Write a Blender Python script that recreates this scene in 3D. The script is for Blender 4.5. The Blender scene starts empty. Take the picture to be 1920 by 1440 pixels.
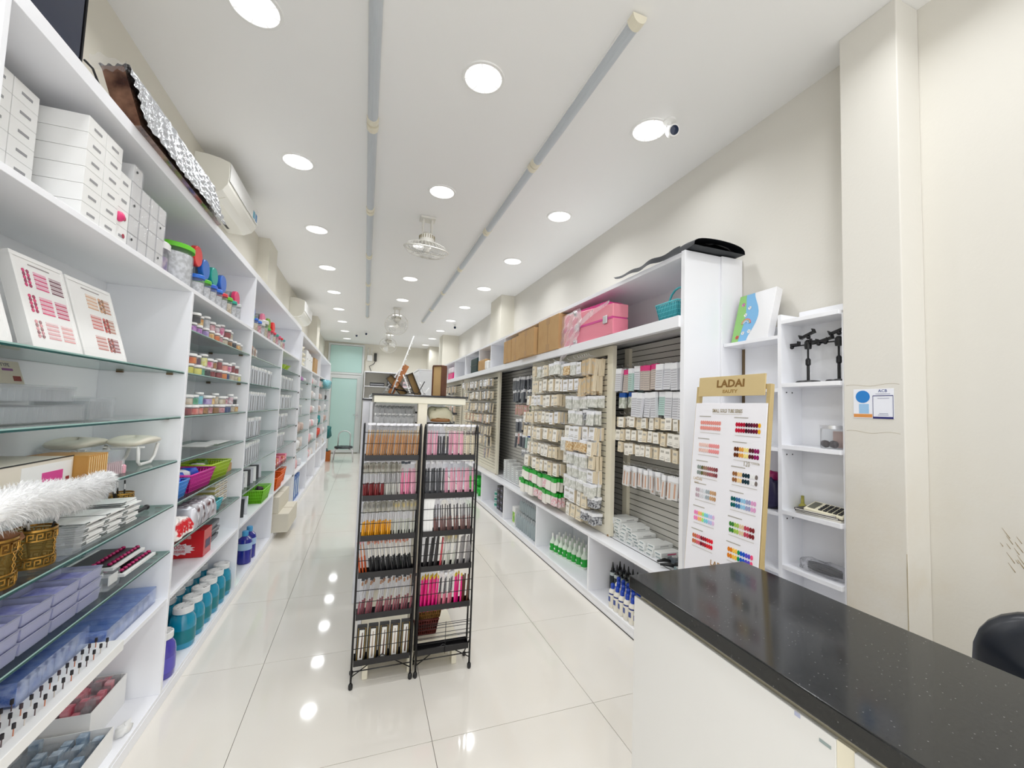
import bpy, bmesh, math, random
from mathutils import Matrix, Vector, Euler
random.seed(11)
SC = bpy.context.scene
COL = SC.collection
PI = math.pi
# ------------------------------------------------------------------ camera
F_PX, PITCH, ROLL, YAW, CAM_H = 768.04, 0.0587, 0.0343, 0.3424, 1.454
cy, sy, cp, sp, cr, sr = (math.cos(YAW), math.sin(YAW), math.cos(PITCH), math.sin(PITCH), math.cos(ROLL), math.sin(ROLL))
fw = Vector((sy * cp, cy * cp, sp)); r0 = Vector((cy, -sy, 0)); u0 = r0.cross(fw)
rt = r0 * cr + u0 * sr; up = -r0 * sr + u0 * cr
cam_d = bpy.data.cameras.new('camera'); cam = bpy.data.objects.new('camera', cam_d); COL.objects.link(cam)
cam_d.sensor_fit = 'HORIZONTAL'; cam_d.sensor_width = 36.0; cam_d.lens = F_PX / 1920 * 36.0
cam_d.clip_start = 0.02; cam_d.clip_end = 100
cam.matrix_world = Matrix(((rt.x, up.x, -fw.x, 0), (rt.y, up.y, -fw.y, 0), (rt.z, up.z, -fw.z, CAM_H), (0, 0, 0, 1)))
SC.camera = cam
# ------------------------------------------------------------------ world and lights
world = bpy.data.worlds.new('world'); SC.world = world; world.use_nodes = True
bg = world.node_tree.nodes['Background']; bg.inputs[0].default_value = (0.97, 0.98, 1.0, 1); bg.inputs[1].default_value = 3.2
LAMP_W = 7.9
SC.view_settings.view_transform = 'Standard'; SC.view_settings.look = 'None'
SC.view_settings.exposure = -0.80; SC.view_settings.gamma = 1.0; SC.view_settings.use_curve_mapping = False
SC.cycles.max_bounces = 8; SC.cycles.diffuse_bounces = 5; SC.cycles.glossy_bounces = 4
SC.cycles.transparent_max_bounces = 40; SC.cycles.transmission_bounces = 6
SC.cycles.caustics_reflective = False; SC.cycles.caustics_refractive = False
ROOM_H = 3.2; XL, XR, YB, YF = -1.17, 2.12, 12.8, -1.1
LIGHT_Y = [2.03 + 1.247 * k for k in range(-2, 9)]
for lx in (-0.553, 0.503, 1.568):
    for ly in LIGHT_Y:
        ld = bpy.data.lights.new('downlight_lamp', 'AREA'); ld.shape = 'DISK'; ld.size = 0.185; ld.energy = LAMP_W; ld.spread = math.radians(150)
        ld.color = (0.965, 0.98, 1.0)
        lo = bpy.data.objects.new('downlight_lamp', ld); COL.objects.link(lo); lo.location = (lx, ly, ROOM_H - 0.02)
# ------------------------------------------------------------------ materials
MATS = {}
def mat(name, col, rough=0.5, metal=0.0, spec=0.5, noise=None, bump=None, alpha=None, coat=0.0, emit=None):
    if name in MATS: return MATS[name]
    m = bpy.data.materials.new(name); m.use_nodes = True; nt = m.node_tree; b = nt.nodes['Principled BSDF']
    b.inputs['Base Color'].default_value = (*col, 1); b.inputs['Roughness'].default_value = rough
    b.inputs['Metallic'].default_value = metal; b.inputs['Specular IOR Level'].default_value = spec
    b.inputs['Coat Weight'].default_value = coat
    if emit: b.inputs['Emission Color'].default_value = (*emit[0], 1); b.inputs['Emission Strength'].default_value = emit[1]
    if noise or bump:
        tc = nt.nodes.new('ShaderNodeTexCoord')
    if noise:
        sc_, amt, col2 = noise
        n = nt.nodes.new('ShaderNodeTexNoise'); n.inputs['Scale'].default_value = sc_; n.inputs['Detail'].default_value = 6
        nt.links.new(tc.outputs['Object'], n.inputs['Vector'])
        r = nt.nodes.new('ShaderNodeValToRGB'); r.color_ramp.elements[0].position = 0.5 - amt; r.color_ramp.elements[1].position = 0.5 + amt
        r.color_ramp.elements[0].color = (*col, 1); r.color_ramp.elements[1].color = (*col2, 1)
        nt.links.new(n.outputs['Fac'], r.inputs['Fac']); nt.links.new(r.outputs['Color'], b.inputs['Base Color'])
    if bump:
        n2 = nt.nodes.new('ShaderNodeTexNoise'); n2.inputs['Scale'].default_value = bump[0]; n2.inputs['Detail'].default_value = 4
        nt.links.new(tc.outputs['Object'], n2.inputs['Vector'])
        bn = nt.nodes.new('ShaderNodeBump'); bn.inputs['Strength'].default_value = bump[1]; bn.inputs['Distance'].default_value = bump[2]
        nt.links.new(n2.outputs['Fac'], bn.inputs['Height']); nt.links.new(bn.outputs['Normal'], b.inputs['Normal'])
    MATS[name] = m; return m
def clear(name, tint=(0.96, 0.98, 0.98), solid=0.12, body=(0.85, 0.87, 0.88), rough=0.08, wrinkle=None, gloss=0.6):
    """thin clear film, plastic or glass: mostly see-through, a little solid body, a fresnel gloss"""
    if name in MATS: return MATS[name]
    m = bpy.data.materials.new(name); m.use_nodes = True; nt = m.node_tree; nt.nodes.clear()
    out = nt.nodes.new('ShaderNodeOutputMaterial'); tr = nt.nodes.new('ShaderNodeBsdfTransparent'); tr.inputs[0].default_value = (*tint, 1)
    df = nt.nodes.new('ShaderNodeBsdfDiffuse'); df.inputs[0].default_value = (*body, 1)
    gl = nt.nodes.new('ShaderNodeBsdfGlossy'); gl.inputs['Roughness'].default_value = rough; gl.inputs[0].default_value = (1, 1, 1, 1)
    m1 = nt.nodes.new('ShaderNodeMixShader'); m1.inputs[0].default_value = solid
    tl = nt.nodes.new('ShaderNodeBsdfTranslucent'); tl.inputs[0].default_value = (*body, 1); m0 = nt.nodes.new('ShaderNodeMixShader'); m0.inputs[0].default_value = 0.45
    nt.links.new(df.outputs[0], m0.inputs[1]); nt.links.new(tl.outputs[0], m0.inputs[2])
    nt.links.new(tr.outputs[0], m1.inputs[1]); nt.links.new(m0.outputs[0], m1.inputs[2])
    lw = nt.nodes.new('ShaderNodeLayerWeight'); lw.inputs['Blend'].default_value = 0.12
    ml = nt.nodes.new('ShaderNodeMath'); ml.operation = 'MULTIPLY'; ml.inputs[1].default_value = gloss; nt.links.new(lw.outputs['Fresnel'], ml.inputs[0])
    m2 = nt.nodes.new('ShaderNodeMixShader'); nt.links.new(ml.outputs[0], m2.inputs[0])
    nt.links.new(m1.outputs[0], m2.inputs[1]); nt.links.new(gl.outputs[0], m2.inputs[2]); nt.links.new(m2.outputs[0], out.inputs[0])
    if wrinkle:
        tc = nt.nodes.new('ShaderNodeTexCoord'); n2 = nt.nodes.new('ShaderNodeTexNoise'); n2.inputs['Scale'].default_value = wrinkle[0]
        n2.inputs['Detail'].default_value = 3; nt.links.new(tc.outputs['Object'], n2.inputs['Vector'])
        bn = nt.nodes.new('ShaderNodeBump'); bn.inputs['Strength'].default_value = wrinkle[1]; bn.inputs['Distance'].default_value = 0.02
        nt.links.new(n2.outputs['Fac'], bn.inputs['Height'])
        for s in (gl, df, lw): nt.links.new(bn.outputs['Normal'], s.inputs['Normal'])
    MATS[name] = m; return m
def rgb(r, g, b):   # 0-255 sRGB to linear
    f = lambda c: (c / 255 / 12.92) if c <= 10 else ((c / 255 + 0.055) / 1.055) ** 2.4
    return (f(r), f(g), f(b))
def pc(r, g, b, rough=0.4, **k):   # plain coloured plastic or paper
    return mat('colour_%02x%02x%02x_%d' % (r, g, b, int(rough * 100)), rgb(r, g, b), rough, **k)

M_WALL = mat('wall_paint', rgb(230, 226, 214), 0.75, noise=(1.3, 0.3, rgb(226, 222, 208)), bump=(60, 0.08, 0.002))
M_CEIL = mat('ceiling_paint', rgb(246, 246, 245), 0.85)
M_LAM = mat('white_laminate', rgb(246, 247, 251), 0.35)
M_LAMI = mat('white_laminate_panel', rgb(242, 243, 246), 0.4)
M_CREAM = mat('cream_aluminium', rgb(236, 230, 210), 0.4)
M_SLAT = mat('grey_louvre', rgb(205, 203, 196), 0.4)
M_DARK = mat('dark_gap', rgb(60, 58, 55), 0.8)
M_BLACK = mat('black_plastic', rgb(22, 22, 24), 0.35)
M_BLACKM = mat('black_wire', rgb(16, 16, 18), 0.4)
M_WHITE = mat('white_plastic', rgb(242, 242, 240), 0.35)
M_PAPER = mat('white_card', rgb(240, 240, 238), 0.6)
M_TAN = mat('tan_paper', rgb(214, 190, 150), 0.7)
M_STEEL = mat('steel', rgb(214, 214, 216), 0.3, metal=0.55)
M_GOLD = mat('gold_paint', rgb(205, 182, 130), 0.35, metal=0.25)
M_GLASS = clear('shelf_glass', (0.955, 0.988, 0.978), 0.02, rgb(200, 232, 222), 0.02, gloss=0.9)
M_GEDGE = mat('glass_edge', rgb(24, 74, 72), 0.1)
M_GEDGE2 = mat('glass_edge_light', rgb(160, 195, 188), 0.1)
M_CLEAR = clear('clear_plastic', (0.975, 0.985, 0.99), 0.16, rgb(240, 242, 244))
M_SLEEVE = clear('clear_sleeve', (0.99, 0.99, 1.0), 0.07, rgb(240, 240, 246), gloss=0.2)
M_FILM = clear('wrinkled_film', (0.985, 0.985, 0.99), 0.2, rgb(235, 235, 240), 0.12, (22, 0.9))
M_FROST = clear('frosted_plastic', (0.95, 0.96, 0.965), 0.5, rgb(238, 241, 242), 0.3)
M_LILAC = clear('lilac_plastic', (0.80, 0.82, 0.95), 0.35, rgb(150, 155, 215), 0.12)
M_CARD = mat('brown_cardboard', rgb(196, 160, 112), 0.8, noise=(9, 0.25, rgb(188, 150, 102)))

# ------------------------------------------------------------------ mesh kit
class G:
    def __init__(s): s.v = []; s.f = []; s.mi = []; s.sm = []; s.M = None
    def add(s, vs, fs, m=0, smooth=False):
        k = len(s.v)
        if s.M is not None: vs = [tuple(s.M @ Vector(p)) for p in vs]
        s.v += [tuple(p) for p in vs]
        for f in fs: s.f.append([k + i for i in f]); s.mi.append(m); s.sm.append(smooth)
        return s
    def box(s, x0, x1, y0, y1, z0, z1, m=0, taper=0, fm=None):
        cx, cy_ = (x0 + x1) / 2, (y0 + y1) / 2; t = 1 - taper
        vs = [(x0, y0, z0), (x1, y0, z0), (x1, y1, z0), (x0, y1, z0)]
        b = [(cx + (p[0] - cx) * t, cy_ + (p[1] - cy_) * t, z0) for p in vs]
        vs = b + [(p[0], p[1], z1) for p in vs]
        fs = [(0, 3, 2, 1), (4, 5, 6, 7), (0, 1, 5, 4), (1, 2, 6, 5), (2, 3, 7, 6), (3, 0, 4, 7)]   # -z +z -y +x +y -x
        for i, f in enumerate(fs): s.add([vs[j] for j in f], [(0, 1, 2, 3)], (fm or {}).get(i, m)) if fm else None
        if not fm: s.add(vs, fs, m)
        return s
    def open_box(s, x0, x1, y0, y1, z0, z1, t=0.002, m=0, taper=0.0):
        """a tray or bin: floor and four walls with thickness, open on top"""
        cx, cy_ = (x0 + x1) / 2, (y0 + y1) / 2; k = 1 - taper
        def ring(e, z, q): return [(cx + (x - cx) * q + ex * e, cy_ + (y - cy_) * q + ey * e, z) for x, y, ex, ey in ((x0, y0, 1, 1), (x1, y0, -1, 1), (x1, y1, -1, -1), (x0, y1, 1, -1))]
        vs = ring(0, z0, k) + ring(0, z1, 1) + ring(t, z1, 1) + ring(t, z0 + t, k)
        fs = [(3, 2, 1, 0), (12, 13, 14, 15)]
        for i in range(4):
            j = (i + 1) % 4
            fs += [(i, j, 4 + j, 4 + i), (4 + i, 4 + j, 8 + j, 8 + i), (8 + i, 8 + j, 12 + j, 12 + i)]
        return s.add(vs, fs, m)
    def lathe(s, prof, n=16, m=0, c=(0, 0, 0), smooth=True, sharp=0.5):
        """prof: list of (r, z); corners sharper than `sharp` get their own ring"""
        segs = [[prof[0]]]
        for i in range(1, len(prof)):
            segs[-1].append(prof[i])
            if i < len(prof) - 1:
                a = Vector((prof[i][0] - prof[i-1][0], prof[i][1] - prof[i-1][1])); b = Vector((prof[i+1][0] - prof[i][0], prof[i+1][1] - prof[i][1]))
                if a.length > 0 and b.length > 0 and a.angle(b) > sharp: segs.append([prof[i]])
        for seg in segs:
            vs = []; fs = []
            for r, z in seg:
                for i in range(n):
                    t = 2 * PI * i / n; vs.append((c[0] + r * math.cos(t), c[1] + r * math.sin(t), c[2] + z))
            for k in range(len(seg) - 1):
                for i in range(n):
                    j = (i + 1) % n
                    a, b_, c_, d = k*n+i, k*n+j, (k+1)*n+j, (k+1)*n+i
                    if seg[k][0] < 1e-6: fs.append((a, c_, d))
                    elif seg[k+1][0] < 1e-6: fs.append((a, b_, c_))
                    else: fs.append((a, b_, c_, d))
            s.add(vs, fs, m, smooth)
        return s
    def cyl(s, r, z0, z1, n=12, m=0, c=(0, 0), r2=None):
        r2 = r if r2 is None else r2
        return s.lathe([(0, z0), (r, z0), (r2, z1), (0, z1)], n, m, (c[0], c[1], 0))
    def tube(s, pts, r, n=6, m=0, closed=False):
        P = [Vector(p) for p in pts]; N = len(P); vs = []; fs = []; prev = None
        for i, p in enumerate(P):
            if closed: d = P[(i+1) % N] - P[i-1]
            else: d = P[min(i+1, N-1)] - P[max(i-1, 0)]
            d.normalize()
            if prev is None: a = d.orthogonal().normalized()
            else:
                a = prev - d * prev.dot(d)
                a = a.normalized() if a.length > 1e-6 else d.orthogonal().normalized()
            prev = a; b = d.cross(a); rr = r[i] if isinstance(r, (list, tuple)) else r
            for k in range(n):
                t = 2 * PI * k / n; vs.append(p + a * (rr * math.cos(t)) + b * (rr * math.sin(t)))
        for i in range(N if closed else N - 1):
            q = (i + 1) % N
            for k in range(n):
                j = (k + 1) % n; fs.append((i*n+k, i*n+j, q*n+j, q*n+k))
        if not closed: fs += [tuple(range(n))[::-1], tuple((N-1)*n + k for k in range(n))]
        return s.add(vs, fs, m, True)
    def prism(s, poly, h0, h1, axis='z', m=0):
        n = len(poly)
        def P(a, b, h): return {'z': (a, b, h), 'y': (a, h, b), 'x': (h, a, b)}[axis]
        vs = [P(a, b, h0) for a, b in poly] + [P(a, b, h1) for a, b in poly]
        return s.add(vs, [tuple(range(n))[::-1], tuple(range(n, 2*n))] + [(i, (i+1) % n, n + (i+1) % n, n + i) for i in range(n)], m)
    def grid(s, fn, nu, nv, m=0, smooth=True):
        vs = [fn(i / nu, j / nv) for j in range(nv + 1) for i in range(nu + 1)]
        return s.add(vs, [(j*(nu+1)+i, j*(nu+1)+i+1, (j+1)*(nu+1)+i+1, (j+1)*(nu+1)+i) for j in range(nv) for i in range(nu)], m, smooth)
    def sphere(s, r, c=(0, 0, 0), n=12, m=0, sq=1.0):
        k = max(4, n // 2)
        return s.lathe([(max(0.0, r * math.sin(PI * i / k)), -r * sq * math.cos(PI * i / k)) for i in range(k + 1)], n, m, c, True, 9)
    def mesh(s, name, mats, bev=0):
        me = bpy.data.meshes.new(name); me.from_pydata(s.v, [], s.f)
        for q in (mats if isinstance(mats, (list, tuple)) else [mats]): me.materials.append(q)
        me.polygons.foreach_set('material_index', s.mi); me.polygons.foreach_set('use_smooth', s.sm)
        if bev or True:
            b = bmesh.new(); b.from_mesh(me)
            if bev:
                bmesh.ops.remove_doubles(b, verts=b.verts, dist=1e-5)
                es = [e for e in b.edges if len(e.link_faces) == 2 and e.calc_face_angle(0) > 0.6]
                bmesh.ops.bevel(b, geom=es, offset=bev, segments=2, profile=0.5, affect='EDGES', clamp_overlap=True)
            bmesh.ops.recalc_face_normals(b, faces=b.faces)
            b.to_mesh(me); b.free()
        return me
def ob(name, me, parent=None, loc=(0, 0, 0), rot=(0, 0, 0), sc=None):
    o = bpy.data.objects.new(name, me); COL.objects.link(o); o.location = loc; o.rotation_euler = rot
    if sc: o.scale = sc
    if parent: o.parent = parent
    return o
def tag(o, label, cat, group=None, kind=None):
    o['label'] = label; o['category'] = cat
    if group: o['group'] = group
    if kind: o['kind'] = kind
    return o
def thing(name, label, cat, loc=(0, 0, 0), rz=0, group=None, rot=None):
    o = ob(name, None, None, loc, rot or (0, 0, rz)); o.empty_display_size = 0.05
    return tag(o, label, cat, group)
def struct(name, me, loc=(0, 0, 0), rot=(0, 0, 0)):
    o = ob(name, me, None, loc, rot); o['kind'] = 'structure'; return o
class Kind:
    """one object kind with its parts; parts: (name, mesh, loc, rot); the first may be the root mesh"""
    def __init__(s, name, cat, parts, root=None): s.name, s.cat, s.parts, s.root = name, cat, parts, root
    def put(s, loc, label, group=None, rz=0, rot=None, sc=None, over=None, name=None):
        o = ob(name or s.name, s.root, None, loc, rot or (0, 0, rz), sc); tag(o, label, s.cat, group)
        for p in s.parts:
            c = ob(p[0], p[1], o, p[2] if len(p) > 2 else (0, 0, 0), p[3] if len(p) > 3 else (0, 0, 0))
            if over and p[0] in over: recol(c, over[p[0]])
        if over and 'root' in over: recol(o, over['root'])
        return o
def recol(o, m, i=0):
    o.material_slots[i].link = 'OBJECT'; o.material_slots[i].material = m
ORD = ['first', 'second', 'third', 'fourth', 'fifth', 'sixth', 'seventh', 'eighth', 'ninth', 'tenth', 'eleventh', 'twelfth', 'thirteenth', 'fourteenth',
       'fifteenth', 'sixteenth', 'seventeenth', 'eighteenth', 'nineteenth', 'twentieth'] + ['twenty-' + w for w in ('first', 'second', 'third', 'fourth', 'fifth', 'sixth', 'seventh', 'eighth', 'ninth')] + ['thirtieth']
def text(s, name, size, m, parent, loc, rot, ext=0.0004, align='CENTER', sx=1.0, bold=0.0):
    cu = bpy.data.curves.new(name, 'FONT'); cu.body = s; cu.size = size; cu.extrude = ext; cu.align_x = align; cu.resolution_u = 2; cu.offset = bold
    cu.materials.append(m); tmp = bpy.data.objects.new(name, cu); COL.objects.link(tmp)
    me = bpy.data.meshes.new_from_object(tmp.evaluated_get(bpy.context.evaluated_depsgraph_get())); COL.objects.unlink(tmp); bpy.data.objects.remove(tmp); bpy.data.curves.remove(cu)
    o = bpy.data.objects.new(name, me); COL.objects.link(o); o.parent = parent; o.location = loc; o.rotation_euler = rot; o.scale = (sx, 1, 1)
    return o
FACE_PX = (PI/2, 0, PI/2)      # text that faces +x, reading away from the camera
FACE_NX = (PI/2, 0, -PI/2)     # text that faces -x
FACE_NY = (PI/2, 0, 0)         # text that faces the camera end
# ================================================================== the room
# floor: polished tiles 0.8 m with thin dark joints
M_TILE = mat('polished_tile', rgb(232, 228, 220), 0.06, noise=(2.2, 0.35, rgb(228, 223, 213)), spec=0.55)
M_GROUT = mat('dark_grout', rgb(96, 84, 70), 0.9)
floor = struct('floor', G().box(-1.6, 2.6, YF - 1.5, YB + 0.3, -0.1, -0.004).mesh('floor', M_GROUT))
tile_me = G().box(-0.3988, 0.3988, -0.3988, 0.3988, -0.004, 0.0).mesh('tile', M_TILE)
for i in range(0, 5):
    for j in range(-5, 14):
        ob('tile', tile_me, floor, (-0.45 + 0.8 * i - 0.4 + 0.0, 2.656 + 0.8 * j - 0.4, 0))
struct('ceiling', G().box(XL - 0.2, XR + 0.4, YF, YB + 0.2, ROOM_H, ROOM_H + 0.1).mesh('ceiling', M_CEIL))
struct('wall_left', G().box(XL - 0.15, XL, YF, YB, 0, ROOM_H).mesh('wall_left', M_WALL))
# near right wall: scuffed paint (procedural stains low down)
def scuffed():
    m = bpy.data.materials.new('scuffed_wall_paint'); m.use_nodes = True; nt = m.node_tree; b = nt.nodes['Principled BSDF']; b.inputs['Roughness'].default_value = 0.7
    tc = nt.nodes.new('ShaderNodeTexCoord'); n = nt.nodes.new('ShaderNodeTexNoise'); n.inputs['Scale'].default_value = 2.0; n.inputs['Detail'].default_value = 8; n.inputs['Roughness'].default_value = 0.65
    nt.links.new(tc.outputs['Object'], n.inputs['Vector'])
    r = nt.nodes.new('ShaderNodeValToRGB'); e = r.color_ramp.elements; e[0].position = 0.42; e[0].color = (*rgb(224, 220, 210), 1); e[1].position = 0.78; e[1].color = (*rgb(214, 201, 176), 1)
    nt.links.new(n.outputs['Fac'], r.inputs['Fac'])
    sx = nt.nodes.new('ShaderNodeSeparateXYZ'); nt.links.new(tc.outputs['Object'], sx.inputs[0])
    mr = nt.nodes.new('ShaderNodeMapRange'); mr.inputs['From Min'].default_value = 1.5; mr.inputs['From Max'].default_value = 0.7; nt.links.new(sx.outputs['Z'], mr.inputs['Value'])
    mx = nt.nodes.new('ShaderNodeMix'); mx.data_type = 'RGBA'; mx.inputs[6].default_value = (*rgb(224, 221, 213), 1)
    nt.links.new(mr.outputs[0], mx.inputs[0]); nt.links.new(r.outputs['Color'], mx.inputs[7]); nt.links.new(mx.outputs[2], b.inputs['Base Color'])
    n2 = nt.nodes.new('ShaderNodeTexNoise'); n2.inputs['Scale'].default_value = 70; bn = nt.nodes.new('ShaderNodeBump'); bn.inputs['Strength'].default_value = 0.15; bn.inputs['Distance'].default_value = 0.003
    nt.links.new(tc.outputs['Object'], n2.inputs['Vector']); nt.links.new(n2.outputs['Fac'], bn.inputs['Height']); nt.links.new(bn.outputs['Normal'], b.inputs['Normal'])
    return m
M_SCUFF = scuffed()
wr = struct('wall_right', G().box(XR, XR + 0.15, YF, YB, 0, ROOM_H).mesh('wall_right', M_SCUFF))
struct('wall_back', G().box(XL - 0.15, XR + 0.15, YB, YB + 0.15, 0, ROOM_H).mesh('wall_back', M_WALL))
# pilasters
struct('trim_1', G().box(1.972, XR, 0.985, 1.20, 0, ROOM_H).mesh('trim_1', M_SCUFF, 0.004))
struct('trim_2', G().box(1.90, XR, 5.95, 6.5, 2.40, ROOM_H).mesh('trim_2', M_WALL))
struct('trim_3', G().box(1.72, XR, 10.0, 10.5, 0, ROOM_H).mesh('trim_3', M_WALL))
struct('trim_4', G().box(XL, -1.06, 5.0, 5.4, 2.42, ROOM_H).mesh('trim_4', M_WALL))
struct('trim_5', G().box(XL, -1.0, 9.2, 9.7, 2.42, ROOM_H).mesh('trim_5', M_WALL))
struct('trim_6', G().box(1.72, XR, 12.2, YB, 2.0, ROOM_H).mesh('trim_6', M_WALL))
# horizontal plaster cracks and scuff strokes on the pilaster and wall: thin filled grooves
M_CRACK = mat('crack_line', rgb(176, 164, 138), 0.9)
M_SCR = mat('scuff_stroke', rgb(150, 128, 86), 0.9)
g = G()
for (z, ya, yb_) in ((1.60, 1.0, 1.19), (1.405, 1.0, 1.19)):
    g.tube([(1.9722, ya + (yb_ - ya) * t, z + 0.004 * math.sin(9 * t)) for t in [i / 12 for i in range(13)]], 0.0008, 4)
g.tube([(1.9722, 0.988, 0.62 + 0.03 * i) for i in range(12)], [0.001 + 0.0012 * random.random() for i in range(12)], 4)
ob('plaster_crack', g.mesh('plaster_crack', M_CRACK), wr)
g = G()
for k in range(34):
    y = 0.80 - 0.20 * random.random(); z = 0.98 + 0.12 * random.random() - 0.35 * (0.80 - y); l = 0.01 + 0.022 * random.random()
    g.tube([(XR - 0.0002, y, z), (XR - 0.0002, y - l * 0.6, z - l)], [0.0004, 0.0011], 4)
ob('scuff_mark', g.mesh('scuff_mark', M_SCR), wr)
# frosted glass door with transom in the back wall
M_FDOOR = mat('frosted_door_glass', rgb(194, 228, 223), 0.12, spec=0.6)
M_ALU = mat('white_door_frame', rgb(222, 226, 226), 0.4)
d = ob('door_1', None, None, (-0.56, YB - 0.03, 0)); d['kind'] = 'structure'
x0, x1 = -0.50, 0.47; YD = YB - 0.05
g = G(); g.box(x0, x0 + 0.05, -0.02, 0.03, 0, 3.15); g.box(x1 - 0.05, x1, -0.02, 0.03, 0, 3.15); g.box(x0 + 0.05, x1 - 0.05, -0.02, 0.03, 3.10, 3.15); g.box(x0 + 0.05, x1 - 0.05, -0.02, 0.03, 2.26, 2.32)
ob('door_frame', g.mesh('door_frame', M_ALU), d)
g = G(); g.box(x0 + 0.05, x0 + 0.13, -0.03, 0.02, 0.02, 2.25); g.box(x1 - 0.16, x1 - 0.05, -0.03, 0.02, 0.02, 2.25); g.box(x0 + 0.13, x1 - 0.16, -0.03, 0.02, 2.15, 2.25); g.box(x0 + 0.13, x1 - 0.16, -0.03, 0.02, 0.02, 0.10)
lf = ob('door_leaf', g.mesh('door_leaf', M_ALU), d)
ob('door_pane', G().box(x0 + 0.13, x1 - 0.16, -0.012, 0.0, 0.10, 2.15).mesh('door_pane', M_FDOOR), lf)
g = G(); g.tube([(x0 + 0.13, -0.014, 0.10), (x1 - 0.16, -0.014, 0.10), (x1 - 0.16, -0.014, 2.15), (x0 + 0.13, -0.014, 2.15)], 0.005, 4, closed=True)
ob('door_seal', g.mesh('door_seal', M_DARK), lf)
g = G(); g.box(x1 - 0.12, x1 - 0.09, -0.05, -0.03, 1.0, 1.16); g.tube([(x1 - 0.105, -0.05, 1.10), (x1 - 0.105, -0.08, 1.10), (x1 - 0.22, -0.08, 1.10)], 0.009, 6)
ob('door_handle', g.mesh('door_handle', M_STEEL), lf)
ob('transom_pane', G().box(x0 + 0.05, x1 - 0.05, -0.008, 0.0, 2.32, 3.10).mesh('transom_pane', M_FDOOR), d)
g = G(); g.tube([(x0 + 0.05, -0.01, 2.32), (x1 - 0.05, -0.01, 2.32), (x1 - 0.05, -0.01, 3.10), (x0 + 0.05, -0.01, 3.10)], 0.006, 4, closed=True)
ob('transom_seal', g.mesh('transom_seal', M_DARK), d)

# ------------------------------------------------------------------ ceiling fittings
M_GLOW = mat('lamp_diffuser', (1, 1, 1), 0.5, emit=((1, 0.99, 0.97), 1.6))
ring = G().lathe([(0.098, 0.0), (0.098, -0.006), (0.111, -0.006), (0.114, 0.0), (0.098, 0.0)], 40).mesh('trim_ring', M_WHITE)
disc = G().lathe([(0, -0.004), (0.098, -0.004)], 40).mesh('diffuser', M_GLOW)
K_LAMP = Kind('downlight', 'ceiling light', [('trim_ring', ring), ('diffuser', disc)])
rown = {-0.553: 'the row over the left shelves', 0.503: 'the middle row over the aisle', 1.568: 'the row along the right wall'}
for lx in (-0.553, 0.503, 1.568):
    for i, ly in enumerate(LIGHT_Y):
        if ly < 0: continue
        K_LAMP.put((lx, ly, ROOM_H), 'round lit downlight, %s from the shop front in %s' % (ORD[i - 1] if i > 1 else 'nearest', rown[lx]), 'recessed downlights in the ceiling')
M_TUBE = mat('unlit_tube_cover', rgb(196, 202, 208), 0.3)
g = G(); g.prism([(0.030 * math.cos(PI * t / 10), -0.012 - 0.034 * math.sin(PI * t / 10)) for t in range(11)], 0.0, 1.13, 'y')
tb = g.mesh('tube_cover', M_TUBE)
bk = G().box(-0.034, 0.034, -0.02, 1.15, -0.014, 0).mesh('tube_base', M_WHITE)
g = G(); g.prism([(0.036 * math.cos(PI * t / 10), -0.008 - 0.042 * math.sin(PI * t / 10)) for t in range(11)], -0.035, 0.01, 'y')
ec = g.mesh('end_cap', M_CREAM)
K_TUBE = Kind('tube_light', 'tube light', [('tube_base', bk), ('tube_cover', tb), ('end_cap', ec), ('end_cap', ec, (0, 1.14, 0))])
for nm, tx, ys in (('left', -0.045, [1.42 + 1.21 * k for k in range(-1, 6)]), ('right', 1.045, [1.44 + 1.195 * k for k in range(0, 6)])):
    for i, y in enumerate(ys):
        K_TUBE.put((tx, y + 0.02, ROOM_H), 'unlit grey tube light, %s from the front in the %s ceiling line' % (ORD[i], nm), 'unlit tube lights in two ceiling lines', rz=0.0)
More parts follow.
